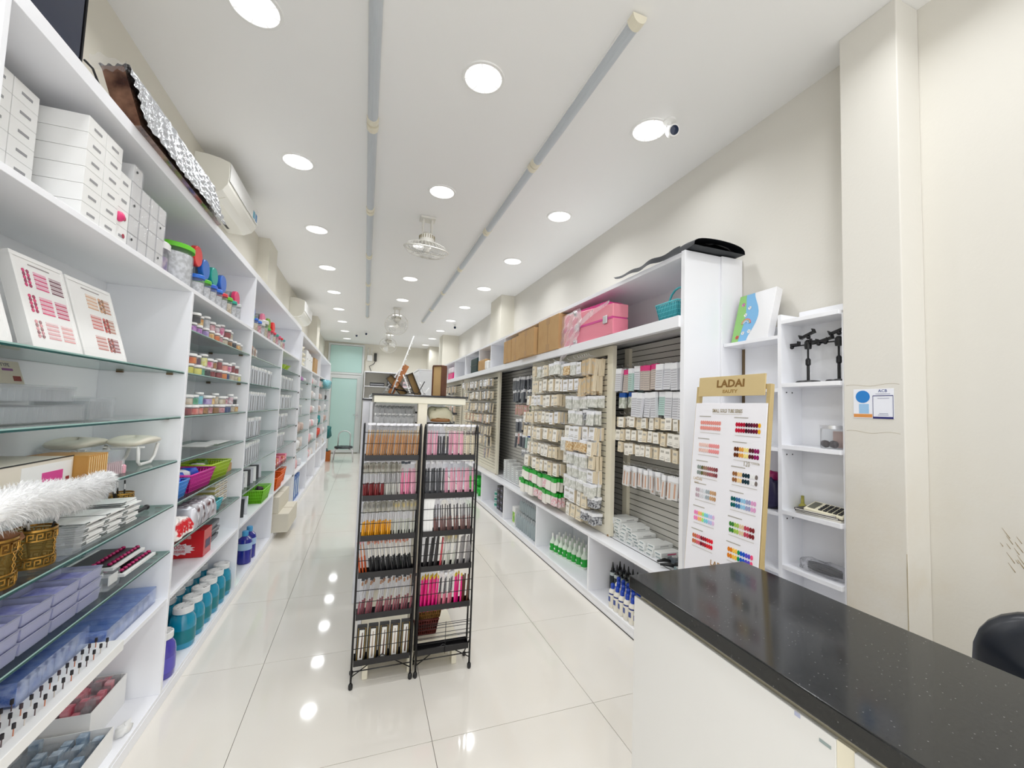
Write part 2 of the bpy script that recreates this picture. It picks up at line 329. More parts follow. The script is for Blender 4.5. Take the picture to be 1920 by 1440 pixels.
# orbit fans
M_FAN = mat('fan_white', rgb(232, 230, 222), 0.35)
M_BLADE = clear('fan_blade', (0.9, 0.9, 0.9), 0.45, rgb(215, 215, 212), 0.1)
def fan(y, tilt, yaw, lab):
    t = thing('ceiling_fan', lab, 'fan', (0.465, y, ROOM_H), 0, 'orbit fans on the ceiling')
    g = G(); g.box(-0.07, 0.07, -0.06, 0.06, -0.02, 0); ob('mount_plate', g.mesh('mount_plate', M_FAN, 0.005), t)
    g = G(); g.box(-0.05, -0.03, -0.03, 0.03, -0.19, -0.02, taper=0.3); g.box(0.03, 0.05, -0.03, 0.03, -0.19, -0.02, taper=0.3); ob('bracket', g.mesh('bracket', M_FAN, 0.003), t)
    g = G(); g.lathe([(0, -0.15), (0.045, -0.15), (0.068, -0.17), (0.07, -0.20), (0.06, -0.235), (0.02, -0.26), (0, -0.26)], 20)
    for k in range(20):
        a = 2 * PI * k / 20; g.M = Matrix.Rotation(a, 4, 'Z'); g.box(0.066, 0.0735, -0.003, 0.003, -0.205, -0.175, 1)
    g.M = None
    ob('motor', g.mesh('motor', [M_FAN, pc(150, 140, 110)]), t)
    h = ob('fan_head', G().cyl(0.028, -0.02, 0.035, 14).mesh('fan_head', M_FAN), t, (0, 0, -0.30), (tilt, 0, yaw))
    g = G()
    for k in range(3):
        a = 2 * PI * k / 3
        def bl(u, v, a=a):
            r = 0.028 + 0.145 * u; w = (v - 0.5) * (0.9 - 0.1 * u); return (r * math.cos(a + w), r * math.sin(a + w), 0.022 * math.sin((v - 0.5) * 2.2) - 0.01)
        g.grid(bl, 6, 5)
    ob('blades', g.mesh('blades', M_BLADE), h)
    g = G()
    def ringp(r, z, n=28): return [(r * math.cos(2*PI*i/n), r * math.sin(2*PI*i/n), z) for i in range(n)]
    g.tube(ringp(0.205, 0.0, 36), 0.006, 5, closed=True)
    for s_ in (1, -1): g.tube(ringp(0.05, s_ * 0.07), 0.0025, 4, closed=True); g.tube(ringp(0.13, s_ * 0.058), 0.0018, 4, closed=True)
    for k in range(36):
        a = 2 * PI * k / 36
        for s_ in (1, -1):
            g.tube([(r * math.cos(a + tw * s_), r * math.sin(a + tw * s_), s_ * z) for r, z, tw in ((0.03, 0.073, 0), (0.1, 0.066, .1), (0.17, 0.042, .2), (0.205, 0.0, .25))], 0.0016, 3)
    g.cyl(0.03, -0.078, -0.068, 14)
    ob('cage', g.mesh('cage', M_FAN), h)
fan(3.81, 0.20, 0.3, 'white caged orbit fan nearest the camera, hanging level below the ceiling')
fan(7.67, -1.05, 0.1, 'white caged orbit fan halfway back, tipped to face the shop front')
fan(10.5, -1.0, -0.2, 'farthest white caged orbit fan, near the back wall')
# security cameras
M_LENS = mat('lens_glass', rgb(14, 34, 66), 0.05)
def cctv(loc, face, lab):
    t = thing('security_camera', lab, 'camera', loc, 0, 'security cameras')
    ob('mount', G().lathe([(0, 0), (0.036, 0), (0.036, -0.010), (0.014, -0.016), (0.010, -0.05), (0, -0.05)], 20).mesh('mount', M_WHITE), t)
    b = ob('body', G().lathe([(0, -0.045), (0.024, -0.042), (0.036, -0.018), (0.038, 0.0), (0.034, 0.022), (0.028, 0.024), (0.0, 0.024)], 24).mesh('body', M_WHITE), t, (0.012, -0.012, -0.068))
    b.rotation_euler = Vector(face).to_track_quat('Z', 'Y').to_euler()
    ob('lens', G().lathe([(0, 0.0275), (0.012, 0.027), (0.026, 0.0245)], 20).mesh('lens', M_LENS), b)
cctv((1.625, 1.915, ROOM_H), (-0.2, -0.75, -0.35), 'small white dome security camera with dark blue lens beside a downlight')
cctv((-0.30, 10.9, ROOM_H), (0.1, -0.9, -0.5), 'left white security camera near the back door')
cctv((-0.08, 10.5, ROOM_H), (0.3, -0.9, -0.3), 'right white security camera near the back door')
cctv((1.72, 8.6, ROOM_H), (-0.5, -0.8, -0.3), 'white security camera above the right shelf, far back')

# ------------------------------------------------------------------ air conditioners
M_AC = mat('ac_white', rgb(238, 236, 226), 0.3)
def aircon(y0, y1, z0, z1, lab, sticker):
    t = thing('air_conditioner', lab, 'air conditioner', (XL, y0, z0), 0, 'wall air conditioners above the left shelving')
    H = z1 - z0; D = 0.21; L = y1 - y0
    prof = [(0.0, 0.0), (0.12, -0.0), (0.175, 0.03), (D - 0.005, 0.075), (D, 0.12), (D, H - 0.02), (0.15, H), (0.08, H + 0.012), (0.0, H + 0.015)]
    ob('casing', G().prism(prof, 0, L, 'y').mesh('casing', M_AC, 0.003), t)
    ob('front_panel', G().box(D + 0.001, D + 0.006, 0.005, L - 0.005, 0.10, H - 0.025).mesh('front_panel', M_WHITE, 0.002), t)
    ob('louvre', G().prism([(0.045, -0.004), (0.125, -0.004), (0.168, 0.020), (0.160, 0.024), (0.045, 0.001)], 0.10, L - 0.12, 'y').mesh('louvre', M_AC), t)
    ob('air_slot', G().box(0.028, 0.046, 0.10, L - 0.12, -0.006, 0.0).mesh('air_slot', M_BLACK), t)
    if sticker:
        for k, c in enumerate(((60, 170, 205), (40, 130, 190))):
            ob('energy_sticker', G().box(D + 0.006, D + 0.007, L - 0.16 + 0.07 * k, L - 0.11 + 0.07 * k, 0.11, 0.17).mesh('energy_sticker', pc(*c)), t)
    return t
aircon(3.25, 4.02, 2.85, 3.10, 'near white air conditioner with blue stickers above the left shelves', True)
aircon(7.0, 7.9, 2.75, 3.03, 'far white air conditioner high on the left wall', False)
# ================================================================== left shelving
XF, XBK = -0.83, XL + 0.004
def shelving(name, lab, posts, glass, topz, midz, lowz, cap):
    y0, y1 = posts[0], posts[-1]
    t = thing(name, lab, 'shelving', ((XF + XBK) / 2, (y0 + y1) / 2, 0), 0, 'white shelving along the left wall'); ox, oy = t.location.x, t.location.y
    def P(nm, a, b, c_, d_, e, f, m=M_LAM, bev=0.0015, **k): return ob(nm, G().box(a - ox, b - ox, c_ - oy, d_ - oy, e, f, **k).mesh(nm, m, bev), t)
    P('back_panel', XBK, XBK + 0.006, y0, y1, 0.05, topz - 0.02, M_LAMI, 0)
    P('top_panel', XBK, XF, y0 - 0.012, y1 + 0.012, topz - 0.045, topz)
    P('plinth', XBK, XF + 0.002, y0 - 0.012, y1 + 0.012, 0.0, 0.05)
    P('bottom_shelf', XBK + 0.006, XF, y0 + 0.0, y1, 0.05, 0.068)
    P('shelf', XBK + 0.006, XF, y0, y1, midz - 0.02, midz)
    P('shelf', XBK + 0.006, XF, y0, y1, lowz - 0.02, lowz)
    for i, y in enumerate(posts):
        w = 0.022 if 0 < i < len(posts) - 1 else 0.018
        P('side_panel', XBK + 0.006, XF + 0.003, y - w / 2, y + w / 2, 0.068, midz - 0.02)
        if i % 2 == 0 or i == len(posts) - 1: P('side_panel', XBK + 0.006, XF + 0.003, y - w / 2, y + w / 2, midz, topz - 0.045)
    for b in range(len(posts) - 1):
        for z in glass[b]:
            sh = P('glass_shelf', XBK + 0.008, XF - 0.004, posts[b] + 0.013, posts[b + 1] - 0.013, z - 0.010, z, [M_GLASS, M_GEDGE, M_GEDGE2], 0, fm={2: 2, 3: 2, 4: 2, 5: 2})
            ob('glass_front_edge', G().box(XF - .0042 - ox, XF - .0032 - ox, posts[b] + .013 - oy, posts[b + 1] - .013 - oy, z - .0104, z - .0045).mesh('glass_front_edge', M_GEDGE), sh)
            if b < 2:
                for yy in (posts[b] + 0.012, posts[b + 1] - 0.022):
                    for xx in (-0.89, -1.08):
                        ob('shelf_clip', G().box(xx - ox - 0.012, xx - ox + 0.012, yy - oy, yy - oy + 0.010, z - 0.018, z - 0.010).mesh('shelf_clip', pc(105, 85, 60)), sh)
    if cap:   # dark hinge plates on the double end post
        for z in glass[-1] + [lowz]: P('joint_plate', XF + 0.003, XF + 0.006, y1 - 0.02, y1 + 0.05, z - 0.025, z - 0.005, M_DARK, 0)
    return t
U1 = [1.25, 2.42, 3.565, 4.775, 5.95]; U2 = [6.10, 7.32, 8.50, 9.65, 10.85]
GL = [1.79, 1.575, 1.36, 1.145, 0.94, 0.735]
shelving('shelving_unit', 'near white shelving unit with glass shelves along the left wall', U1, [[1.575, 1.36, 1.15, 0.94, 0.725], GL, GL, GL], 2.42, 1.99, 0.505, True)
GL2 = [1.735, 1.49, 1.247, 1.005, 0.757]
shelving('shelving_unit', 'far white shelving unit on the left, ending near the door', U2, [GL2] * 4, 2.38, 1.94, 0.49, False)
YZ = lambda y: y
# ------------------------------------------------------------------ bay 1, top: white cartons
def carton_kind(w, dpt, h, m, name='white_carton', cat='box', label=True, wrap=False):
    p = [('carton_body', G().box(-dpt, 0, 0, w, 0, h).mesh('carton_body', m, 0.001))]
    g = G(); g.box(-0.0, 0.0006, 0.004, w - 0.004, 0.004, h - 0.004)
    if label: p.append(('printed_label', G().box(0.0002, 0.0012, w * .3, w * .72, h * .42, h * .56).mesh('printed_label', pc(150, 150, 152))))
    if wrap: p.append(('plastic_wrap', G().box(-dpt, 0.003, -0.001, w + 0.001, 0, h + .001).mesh('plastic_wrap', M_FILM)))
    return Kind(name, cat, p)
kA = carton_kind(0.092, 0.20, 0.0535, M_PAPER); kW = carton_kind(0.064, 0.15, 0.063, M_PAPER, wrap=True, label=False); kC = carton_kind(0.075, 0.16, 0.063, M_PAPER)
for c_, y in enumerate((1.29, 1.385, 1.48)):
    for r in range(6):
        kA.put((-0.95, y, 1.9905 + r * 0.0545), 'white printed carton, %s from bottom, %s recessed stack, upper left shelf' % (ORD[r], ORD[c_]), 'white cartons on the upper left shelf')
for c_, y in enumerate((1.602, 1.697)):
    for r in range(6):
        kA.put((-0.85, y, 1.9905 + r * 0.0545), 'white printed carton, %s from bottom in the %s forward column' % (ORD[r], 'left' if c_ == 0 else 'right'), 'white cartons on the upper left shelf')
for r in (0, 1, 2, 3):
    o = kC.put((-0.855, 1.793, 1.9905 + r * 0.064), 'small white carton, %s from bottom beside the printed stack' % ORD[r], 'white cartons on the upper left shelf')
    if r in (0, 1):
        ob('pink_dot', G().cyl(0.008, 0, 0.0015, 12).mesh('pink_dot', pc(160, 30, 60)), o, (0.0005, 0.05, 0.035), (0, PI/2, 0))
    if r == 1: ob('pink_device', G().sphere(0.018, sq=1.0).mesh('pink_device', pc(225, 60, 120)), o, (0.0, 0.016, 0.030))
for c_ in range(4):
    for r in range(5 if c_ == 0 else 4):
        o = kW.put((-0.855, 1.875 + c_ * 0.069, 1.9905 + r * 0.0645), 'shrink-wrapped white carton, column %s row %s before the jars' % (ORD[c_], ORD[r]), 'shrink-wrapped cartons on the upper left shelf')
        if c_ in (0, 3) and r % 2 == 0: ob('dark_dot', G().cyl(0.005, 0, 0.001, 10).mesh('dark_dot', M_BLACK), o, (0.0035, 0.018, 0.042), (0, PI/2, 0))
# ------------------------------------------------------------------ jars
def jar_kind(r, h, lid_h, name='jar', fill=0.8, lidk=1.04, n=14):
    body = G().lathe([(0, 0), (r * .94, 0), (r, h * .05), (r, h * .86), (r * .9, h * .95), (r * .9, h)], n).mesh('jar_body', M_CLEAR)
    con = G().lathe([(0, h * .03), (r * .9, h * .03), (r * .93, h * .08), (r * .93, h * fill), (0, h * fill)], n).mesh('contents', pc(200, 200, 200))
    lid = G().lathe([(0, h), (r * lidk * .9, h), (r * lidk, h - lid_h * .1), (r * lidk, h + lid_h * .8), (r * lidk * .93, h + lid_h), (0, h + lid_h)], n).mesh('lid', M_WHITE)
    return Kind(name, 'jar', [('contents', con), ('lid', lid)], body)
flake = lambda c1, c2, k: mat('flakes_%s' % k, rgb(*c1), 0.5, noise=(55, 0.09, rgb(*c2)))
kJ = jar_kind(0.0235, 0.042, 0.010, 'craft_jar'); kJt = jar_kind(0.021, 0.058, 0.010, 'craft_jar'); kJw = jar_kind(0.029, 0.040, 0.012, 'craft_jar')
COLS = {'white and pink': ((238, 225, 228), (205, 150, 165)), 'black': ((30, 30, 34), (60, 60, 64)), 'golden orange': ((225, 150, 60), (245, 215, 150)), 'clear grey': ((190, 190, 192), (225, 225, 228)),
        'dusty pink': ((200, 120, 130), (235, 190, 195)), 'bright pink': ((228, 95, 150), (245, 190, 210)), 'violet': ((160, 70, 180), (215, 160, 225)), 'orange': ((222, 100, 40), (235, 140, 60)),
        'dark plum': ((85, 50, 75), (110, 70, 90)), 'pale yellow': ((235, 228, 120), (245, 242, 190)), 'yellow': ((228, 222, 60), (240, 236, 130)), 'brown': ((150, 100, 50), (190, 140, 80)),
        'dark red': ((130, 35, 45), (160, 60, 60)), 'green': ((60, 150, 110), (110, 190, 150)), 'teal': ((70, 150, 160), (120, 190, 195)), 'navy blue': ((35, 60, 120), (60, 90, 150)),
        'cream': ((225, 215, 195), (200, 180, 150)), 'lilac': ((150, 120, 190), (200, 180, 225)), 'coral': ((225, 110, 100), (240, 160, 145)), 'sky blue': ((120, 200, 215), (160, 220, 230))}
FM = {k: flake(v[0], v[1], k.replace(' ', '_')) for k, v in COLS.items()}
rows = {1.79: (['pale yellow', 'violet', 'violet', 'lilac', 'golden orange', 'orange', 'dusty pink', 'cream', 'brown', 'black', 'golden orange', 'cream'],
               ['white and pink', 'black', 'golden orange', 'clear grey', 'dusty pink', 'white and pink', 'bright pink', 'dark red', 'cream', 'cream', 'white and pink']),
        1.575: (['yellow', 'yellow', 'yellow', 'green', 'black', 'dark red', 'dark red', 'orange', 'navy blue', 'cream', 'cream', 'pale yellow'],
                ['violet', 'orange', 'dark plum', 'pale yellow', 'bright pink', 'brown', 'dark red', 'coral', 'bright pink', 'dark red', 'dark red']),
        1.36: (['dusty pink', 'dark red', 'coral', 'coral', 'brown', 'dusty pink', 'brown', 'dusty pink', 'navy blue', 'navy blue', 'cream', 'golden orange'],
               ['dark red', 'cream', 'green', 'sky blue', 'lilac', 'golden orange', 'cream', 'cream', 'dusty pink', 'white and pink', 'black'])}
rn = {1.79: 'uppermost', 1.575: 'second', 1.36: 'third'}
for z, (lo, hi) in rows.items():
    for layer, cs in ((0, lo), (1, hi)):
        for i, c_ in enumerate(cs):
            if layer == 1 and z == 1.79 and i in (9, 10): continue
            K = (kJ, kJt, kJw)[(i * 7 + layer) % 3] if layer else (kJ, kJw)[i % 5 == 2]
            y = 2.468 + i * 0.0875 + (0.02 if layer else 0) + 0.01 * random.random()
            zz = z + 0.001 + (0.0535 if layer else 0)
            K.put((-0.868 - 0.012 * random.random(), y, zz), 'jar of %s flakes, %s from near end, %s layer, %s glass shelf' % (c_, ORD[i], 'upper' if layer else 'lower', rn[z]),
                  'small craft jars on three glass shelves', rz=random.random() * 6, over={'contents': FM[c_]})
        for i in range(0, 12, 1):
            if layer == 0: K2 = kJ.put((-0.945, 2.47 + i * 0.0875, z + 0.001), 'white-lidded jar in the back row, %s from near end of %s glass shelf' % (ORD[i], rn[z]), 'small craft jars on three glass shelves', over={'contents': FM[cs[(i * 5) % len(cs)]]})
# large container jars on the top shelf
kBig = jar_kind(0.088, 0.185, 0.022, 'storage_jar', 0.88, 1.05, 28)
kBig.put((-0.935, 2.435, 1.991), 'large clear jar of white material with a bright green lid', 'plastic jars on the upper shelf', over={'contents': FM['clear grey'], 'lid': pc(105, 205, 40)})
kMd = jar_kind(0.07, 0.13, 0.03, 'storage_jar', 0.7, 1.05, 24)
o = kMd.put((-0.95, 2.262, 1.991), 'white-lidded jar of purple and blue pieces beside the wrapped cartons', 'plastic jars on the upper shelf', over={'contents': mat('mixed_purple', rgb(90, 80, 150), .5, noise=(30, .15, rgb(210, 190, 200)))})
o2 = thing('plastic_bag', 'clear bag marked with a blue handwritten 1 behind the purple jar', 'bag', (-1.05, 2.22, 1.991))
def blob(sx, sy_, sz, seed=0, n=14, amp=.18):
    g = G(); R = random.Random(seed); ph = [R.random() * 6 for _ in range(6)]
    def fn(u, v):
        a = 2 * PI * u; b = PI * (v - .5); k = 1 + amp * (math.sin(3 * a + ph[0]) * math.cos(2 * b + ph[1]) + .5 * math.sin(5 * a + ph[2] + 3 * b))
        cb, sb = math.cos(b), math.sin(b)
        q = lambda t: math.copysign(abs(t) ** .55, t)
        return (sx * k * q(math.cos(a)) * q(cb), sy_ * k * q(math.sin(a)) * q(cb), sz * (1 + (k * .98 if v > .3 else 1) * q(sb)))
    return g.grid(fn, n, n // 2 + 1)
ob('bag_film', blob(.06, .10, .14, 3).mesh('bag_film', M_FILM), o2)
text('1', 'handwriting', 0.09, pc(30, 30, 120), o2, (0.068, 0.0, 0.19), (PI/2, 1.2, PI/2))
kSm = jar_kind(0.040, 0.095, 0.018, 'storage_jar', 0.75, 1.05, 20)
lids = [('blue', (40, 110, 210)), ('green', (90, 190, 50)), ('blue', (45, 100, 210)), ('blue', (50, 120, 220)), ('red', (225, 60, 70)), ('green', (110, 200, 50)), ('teal', (40, 170, 150)), ('clear', (200, 205, 205))]
for i, (n_, c_) in enumerate(lids):
    kSm.put((-0.885, 2.60 + i * 0.098, 1.991), 'clear jar of white pieces with %s lid, %s along the front of the upper shelf' % (n_, ORD[i]), 'plastic jars on the upper shelf', over={'contents': FM['cream'] if i == 5 else FM['clear grey'], 'lid': pc(*c_)})
kLay = jar_kind(0.052, 0.085, 0.022, 'storage_jar', 0.8, 1.06, 24)
for i, (n_, c_, y, dz) in enumerate((('red', (230, 55, 50), 2.60, .16), ('blue', (40, 110, 200), 2.72, .125), ('teal', (30, 165, 150), 2.86, .125), ('blue', (50, 110, 205), 3.02, .125), ('pink', (225, 60, 110), 3.32, .10))):
    kLay.put((-0.985, y, 1.991 + dz + .055), 'jar lying on its side with round %s lid facing the aisle, %s of five' % (n_, ORD[i]), 'jars laid on top at the back', rot=(0, PI / 2, 0), over={'lid': pc(*c_), 'contents': FM['clear grey']})
kUp = jar_kind(0.05, 0.10, 0.015, 'storage_jar', .8, 1.04, 18)
for i, y in enumerate((2.61, 2.73, 2.86, 3.02, 3.16, 3.32)):
    kUp.put((-1.02, y, 1.991), 'clear jar in the back row of the upper shelf, %s from the front' % ORD[i], 'plastic jars on the upper shelf', over={'contents': FM['clear grey']})
# second upper compartment
seq = [('green', (90, 190, 60)), ('blue', (50, 110, 210)), ('blue', (60, 120, 220)), ('clear', (215, 215, 210)), ('clear', (220, 220, 215)), ('green', (90, 180, 80)), ('red', (225, 60, 80)), ('red', (225, 60, 90)), ('teal', (60, 160, 150)), ('pink', (225, 80, 130)), ('red', (220, 50, 60)), ('teal', (90, 160, 160))]
for i, (n_, c_) in enumerate(seq):
    K = kMd if i == 4 else kSm
    K.put((-0.885 - (0.03 if i == 4 else 0), 3.66 + i * 0.118, 1.991), 'clear jar with %s lid, %s in the second upper compartment' % (n_, ORD[i]), 'plastic jars in the second upper compartment', over={'lid': pc(*c_), 'contents': FM[('clear grey', 'cream', 'dusty pink')[i % 3]]})
for i, (n_, c_, y) in enumerate((('blue', (35, 95, 200), 3.76), ('pink', (235, 130, 160), 4.12), ('green', (130, 170, 50), 4.34), ('red', (235, 50, 50), 4.54))):
    kLay.put((-0.985, y, 1.991 + .165), 'jar on its side with %s lid facing out above the second compartment jars' % n_, 'jars laid on top at the back', rot=(0, PI / 2, 0), over={'lid': pc(*c_), 'contents': FM['clear grey']})
    kUp.put((-1.02, y, 1.991), 'clear jar holding up the one with the %s lid' % n_, 'plastic jars in the second upper compartment', over={'contents': FM['clear grey']})
# ------------------------------------------------------------------ bay 1 glass 1: framed swatch charts
def swatch_frame(loc, w, h, lab, pal, lean, dots_left=True, plain=False):
    t = thing('swatch_chart', lab, 'swatch chart', loc, 0, 'framed colour charts on the top glass shelf', rot=(0, -lean, 0))
    # local: board stands in the y-z plane facing +x
    ob('board', G().box(-0.024, 0.004, .002, w - .002, .002, h - .002).mesh('board', M_PAPER, .001), t)
    g = G(); b = 0.012
    for q in ((0, w, 0, b), (0, w, h - b, h), (0, b, b, h - b), (w - b, w, b, h - b)): g.box(-0.024, 0.006, *q)
    ob('frame', g.mesh('frame', M_WHITE, .001), t)
    if plain: return
    # flat print on the chart: stroke bars and nail dots
    for bi in range(2):
        for bj in range(3):
            g = G(); y0 = w * (.36 + .30 * bi); z0 = h * (.66 - .27 * bj)
            for k in range(8): g.box(0.0042, 0.0048, y0, y0 + w * .24, z0 + k * h * .024, z0 + k * h * .024 + h * .015, k % 2)
            c_ = pal[bj][bi]; ob('stroke_block', g.mesh('stroke_block', [pc(*c_), pc(*[min(255, int(v * .4 + 255 * .58)) for v in c_])]), t)
    for bj in range(3):
        g = G()
        for cc in range(2):
            for k in range(5):
                yy = (w * (.18 + .075 * cc)) if dots_left else w * (.66 + .08 * cc); zz = h * (.67 - .27 * bj) + k * h * .038
                g.M = Matrix.Translation((0.0044, yy, zz)) @ Matrix.Rotation(PI / 2, 4, 'Y'); g.cyl(w * .026, 0, .0008, 10, (k + cc) % 2); g.M = None
        c_ = pal[bj][0]; ob('dot_block', g.mesh('dot_block', [pc(*c_), pc(*[int(v * .75) for v in c_])]), t)
    ob('heading', G().box(0.0042, 0.0048, w * .3, w * .7, h * .90, h * .912).mesh('heading', pc(150, 140, 140)), t)
swatch_frame((-0.872, 1.50, 1.577), 0.212, 0.275, 'left framed chart of pink and plum nail swatches', [[(214, 60, 120), (110, 50, 70)], [(225, 70, 120), (200, 50, 100)], [(230, 170, 175), (235, 170, 170)]], 0.27)
swatch_frame((-0.872, 1.722, 1.577), 0.25, 0.27, 'right framed chart of beige, coral and brown nail swatches', [[(220, 170, 130), (190, 120, 90)], [(215, 100, 95), (180, 110, 80)], [(205, 130, 120), (150, 70, 80)]], 0.27, False)
swatch_frame((-0.872, 1.265, 1.577), 0.165, 0.28, 'plain white framed board at the near end of the top glass shelf', [], 0.27, plain=True)
# glass 2: clear acrylic boxes and small sign
def acrylic(loc, w, d_, h, lab, slots=10):
    t = thing('acrylic_box', lab, 'box', loc, 0, 'clear acrylic boxes on the second glass shelf')
    ob('box_shell', G().open_box(-d_, 0, 0, w, 0, h, .003).mesh('box_shell', M_CLEAR), t)
    g = G()
    for k in range(slots):
        y = .008 + (w - .016) * k / max(1, slots - 1); g.box(-d_ + .01, -.006, y - .0012, y + .0012, .004, h * .86)
    ob('divider', g.mesh('divider', M_FROST), t)
    ob('box_lid', G().box(-d_ - .001, .001, -.001, w + .001, h, h + .006).mesh('box_lid', M_CLEAR, .001), t)
acrylic((-0.90, 1.30, 1.361), .52, .2, .055, 'lower long clear acrylic organiser on second glass shelf', 26)
acrylic((-0.905, 1.31, 1.423), .46, .18, .045, 'upper clear acrylic organiser stacked on the long one', 20)
acrylic((-0.90, 1.84, 1.361), .15, .16, .075, 'short ribbed acrylic box at the far end of second glass shelf', 12)
t = thing('card_sign', 'small tilted card sign with a purple line and red nail picture', 'sign', (-1.03, 1.64, 1.4745), 0, rot=(0, -.3, 0))
ob('card', G().box(-.004, .004, 0, .12, 0, .075).mesh('card', M_CREAM, .003), t)
ob('purple_line', G().box(.0042, .005, .045, .085, .042, .049).mesh('purple_line', pc(150, 90, 150)), t); ob('red_picture', G().box(.0042, .005, .078, .108, .01, .026).mesh('red_picture', pc(150, 60, 50)), t)
text('TYPE', 'lettering', .016, pc(150, 150, 150), t, (.0046, .06, .055), FACE_PX)
# glass 3: arm rests, drill carton, gold and clear boxes
def arm_rest(loc, rz, lab):
    t = thing('arm_rest', lab, 'arm rest', loc, rz, 'cream padded arm rests')
    def pad(u, v):
        a = 2 * PI * u; b = PI * (v - .5); q = lambda x: math.copysign(abs(x) ** .6, x)
        return (.071 * q(math.cos(a)) * q(math.cos(b)), (.115) * q(math.sin(a)) * q(math.cos(b)), .098 + .018 * math.sin(b) + .012 * (1 - (q(math.sin(a)) ** 2)))
    ob('pad', G().grid(pad, 24, 8).mesh('pad', mat('cream_leather', rgb(222, 216, 200), .4)), t)
    g = G()
    for s_ in (-1, 1):
        pts = [(s_ * .05, -.09, .085), (s_ * .05, -.085, .02), (s_ * .05, -.07, .007), (s_ * .05, .02, .007), (s_ * .05, .055, .03), (s_ * .05, .085, .085)]
        g.tube(pts, .007, 6)
    g.box(-.07, .07, -.095, -.085, .08, .086); ob('stand', g.mesh('stand', M_WHITE), t)
arm_rest((-1.075, 2.145, 1.151), 0.0, 'cream padded arm rest on white stand, nearer one'); arm_rest((-0.945, 2.272, 1.151), 0.0, 'cream padded arm rest on white stand, next to the post')
t = thing('drill_carton', 'long cream carton printed with a pink nail drill', 'box', (-0.90, 1.28, 1.151))
ob('carton_body', G().box(-.2, 0, 0, .50, 0, .095).mesh('carton_body', mat('cream_carton', rgb(228, 220, 205), .6), .001), t)
ob('white_panel', G().box(.0002, .001, .28, .49, .006, .085).mesh('white_panel', M_PAPER), t)
dr = ob('drill_picture', G().box(.0012, .002, .36, .45, .025, .06).mesh('drill_picture', pc(220, 70, 150), .0003), t); ob('red_spot', G().box(.0012, .002, .466, .482, .02, .034).mesh('red_spot', pc(150, 40, 50)), t)
ob('black_edge', G().box(.0, .0015, 0, .50, .0955, .099).mesh('black_edge', M_BLACK), t)
kGB = Kind('slim_box', 'box', [('box_body', G().box(-.16, 0, 0, .0115, 0, .095).mesh('box_body', pc(190, 140, 70), .001)), ('spine_line', G().box(.0002, .001, .004, .0075, .005, .09).mesh('spine_line', pc(235, 205, 150)))])
kCB = Kind('slim_box', 'box', [('box_body', G().box(-.10, 0, 0, .0125, 0, .092).mesh('box_body', M_CLEAR, .001)), ('pink_insert', G().box(-.09, -.004, .003, .009, .003, .05).mesh('pink_insert', pc(245, 205, 210)))])
for i in range(9): kGB.put((-0.862, 1.782 + i * .0125, 1.151), 'slim gold-brown box, %s of nine beside the drill carton' % ORD[i], 'slim gold boxes in a row')
for i in range(8): kCB.put((-0.862, 1.897 + i * .0135, 1.151), 'slim clear box with pink inside, %s of eight beside the gold boxes' % ORD[i], 'slim clear boxes in a row')
K = Kind('polish_bottle', 'bottle', [('bottle_body', G().lathe([(0, 0), (.012, 0), (.013, .004), (.013, .028), (.007, .034)], 14).mesh('bottle_body', pc(240, 175, 190, .1))), ('cap', G().cyl(.007, .034, .052, 12).mesh('cap', M_FROST))])
K.put((-.875, 2.02, 1.151), 'small pink bottle with clear cap under the arm rest')
# glass 4: white fur, gold cups, card packs
t = thing('fur_mat', 'long fluffy white fur roll along the front edge of the third glass shelf', 'fur')
R = random.Random(4); g = G()
def furpt(u, v):
    a = 2 * PI * v; y = 1.262 + .50 * u; r = .038 * (math.sin(PI * min(1, max(.0, u * 1.02 + .0))) ** .35 if u > .5 else (min(1, u / .06) ** .5)) + .0001
    return (-.795 + 1.0 * r * math.cos(a), y, 1.172 + r * math.sin(a) * .85 + .012 * math.sin(7 * u))
g.grid(lambda u, v: furpt(u, v), 24, 14); g2 = g
ob('hide', g.mesh('hide', pc(240, 240, 240, .9)), t)
g = G()
for k in range(6500):
    u, v = R.random() ** .8, R.random(); p = Vector(furpt(u, v)); c_ = Vector((-.795, p.y, 1.165)); n = (p - c_).normalized()
    n = (n + Vector((R.uniform(-.5, .5), R.uniform(-.3, .3) + (1.3 if u > .93 else .15), R.uniform(-.5, .25)))).normalized(); l = R.uniform(.016, .032); w = n.cross(Vector((R.random(), R.random(), 1))).normalized() * .0011
    m_ = p + n * l * .6 + Vector((0, 0, -.004)); e = p + n * l + Vector((0, 0, -.012))
    g.add([p - w, p + w, m_ + w * .7, m_ - w * .7, e], [(0, 1, 2, 3), (3, 2, 4)], 0, True)
fh = ob('fur_strands', g.mesh('fur_strands', mat('white_fur', rgb(248, 248, 248), .7)), t); fh['kind'] = 'stuff'
M_GCUP = mat('pierced_gold', rgb(196, 150, 72), .25, metal=.75)
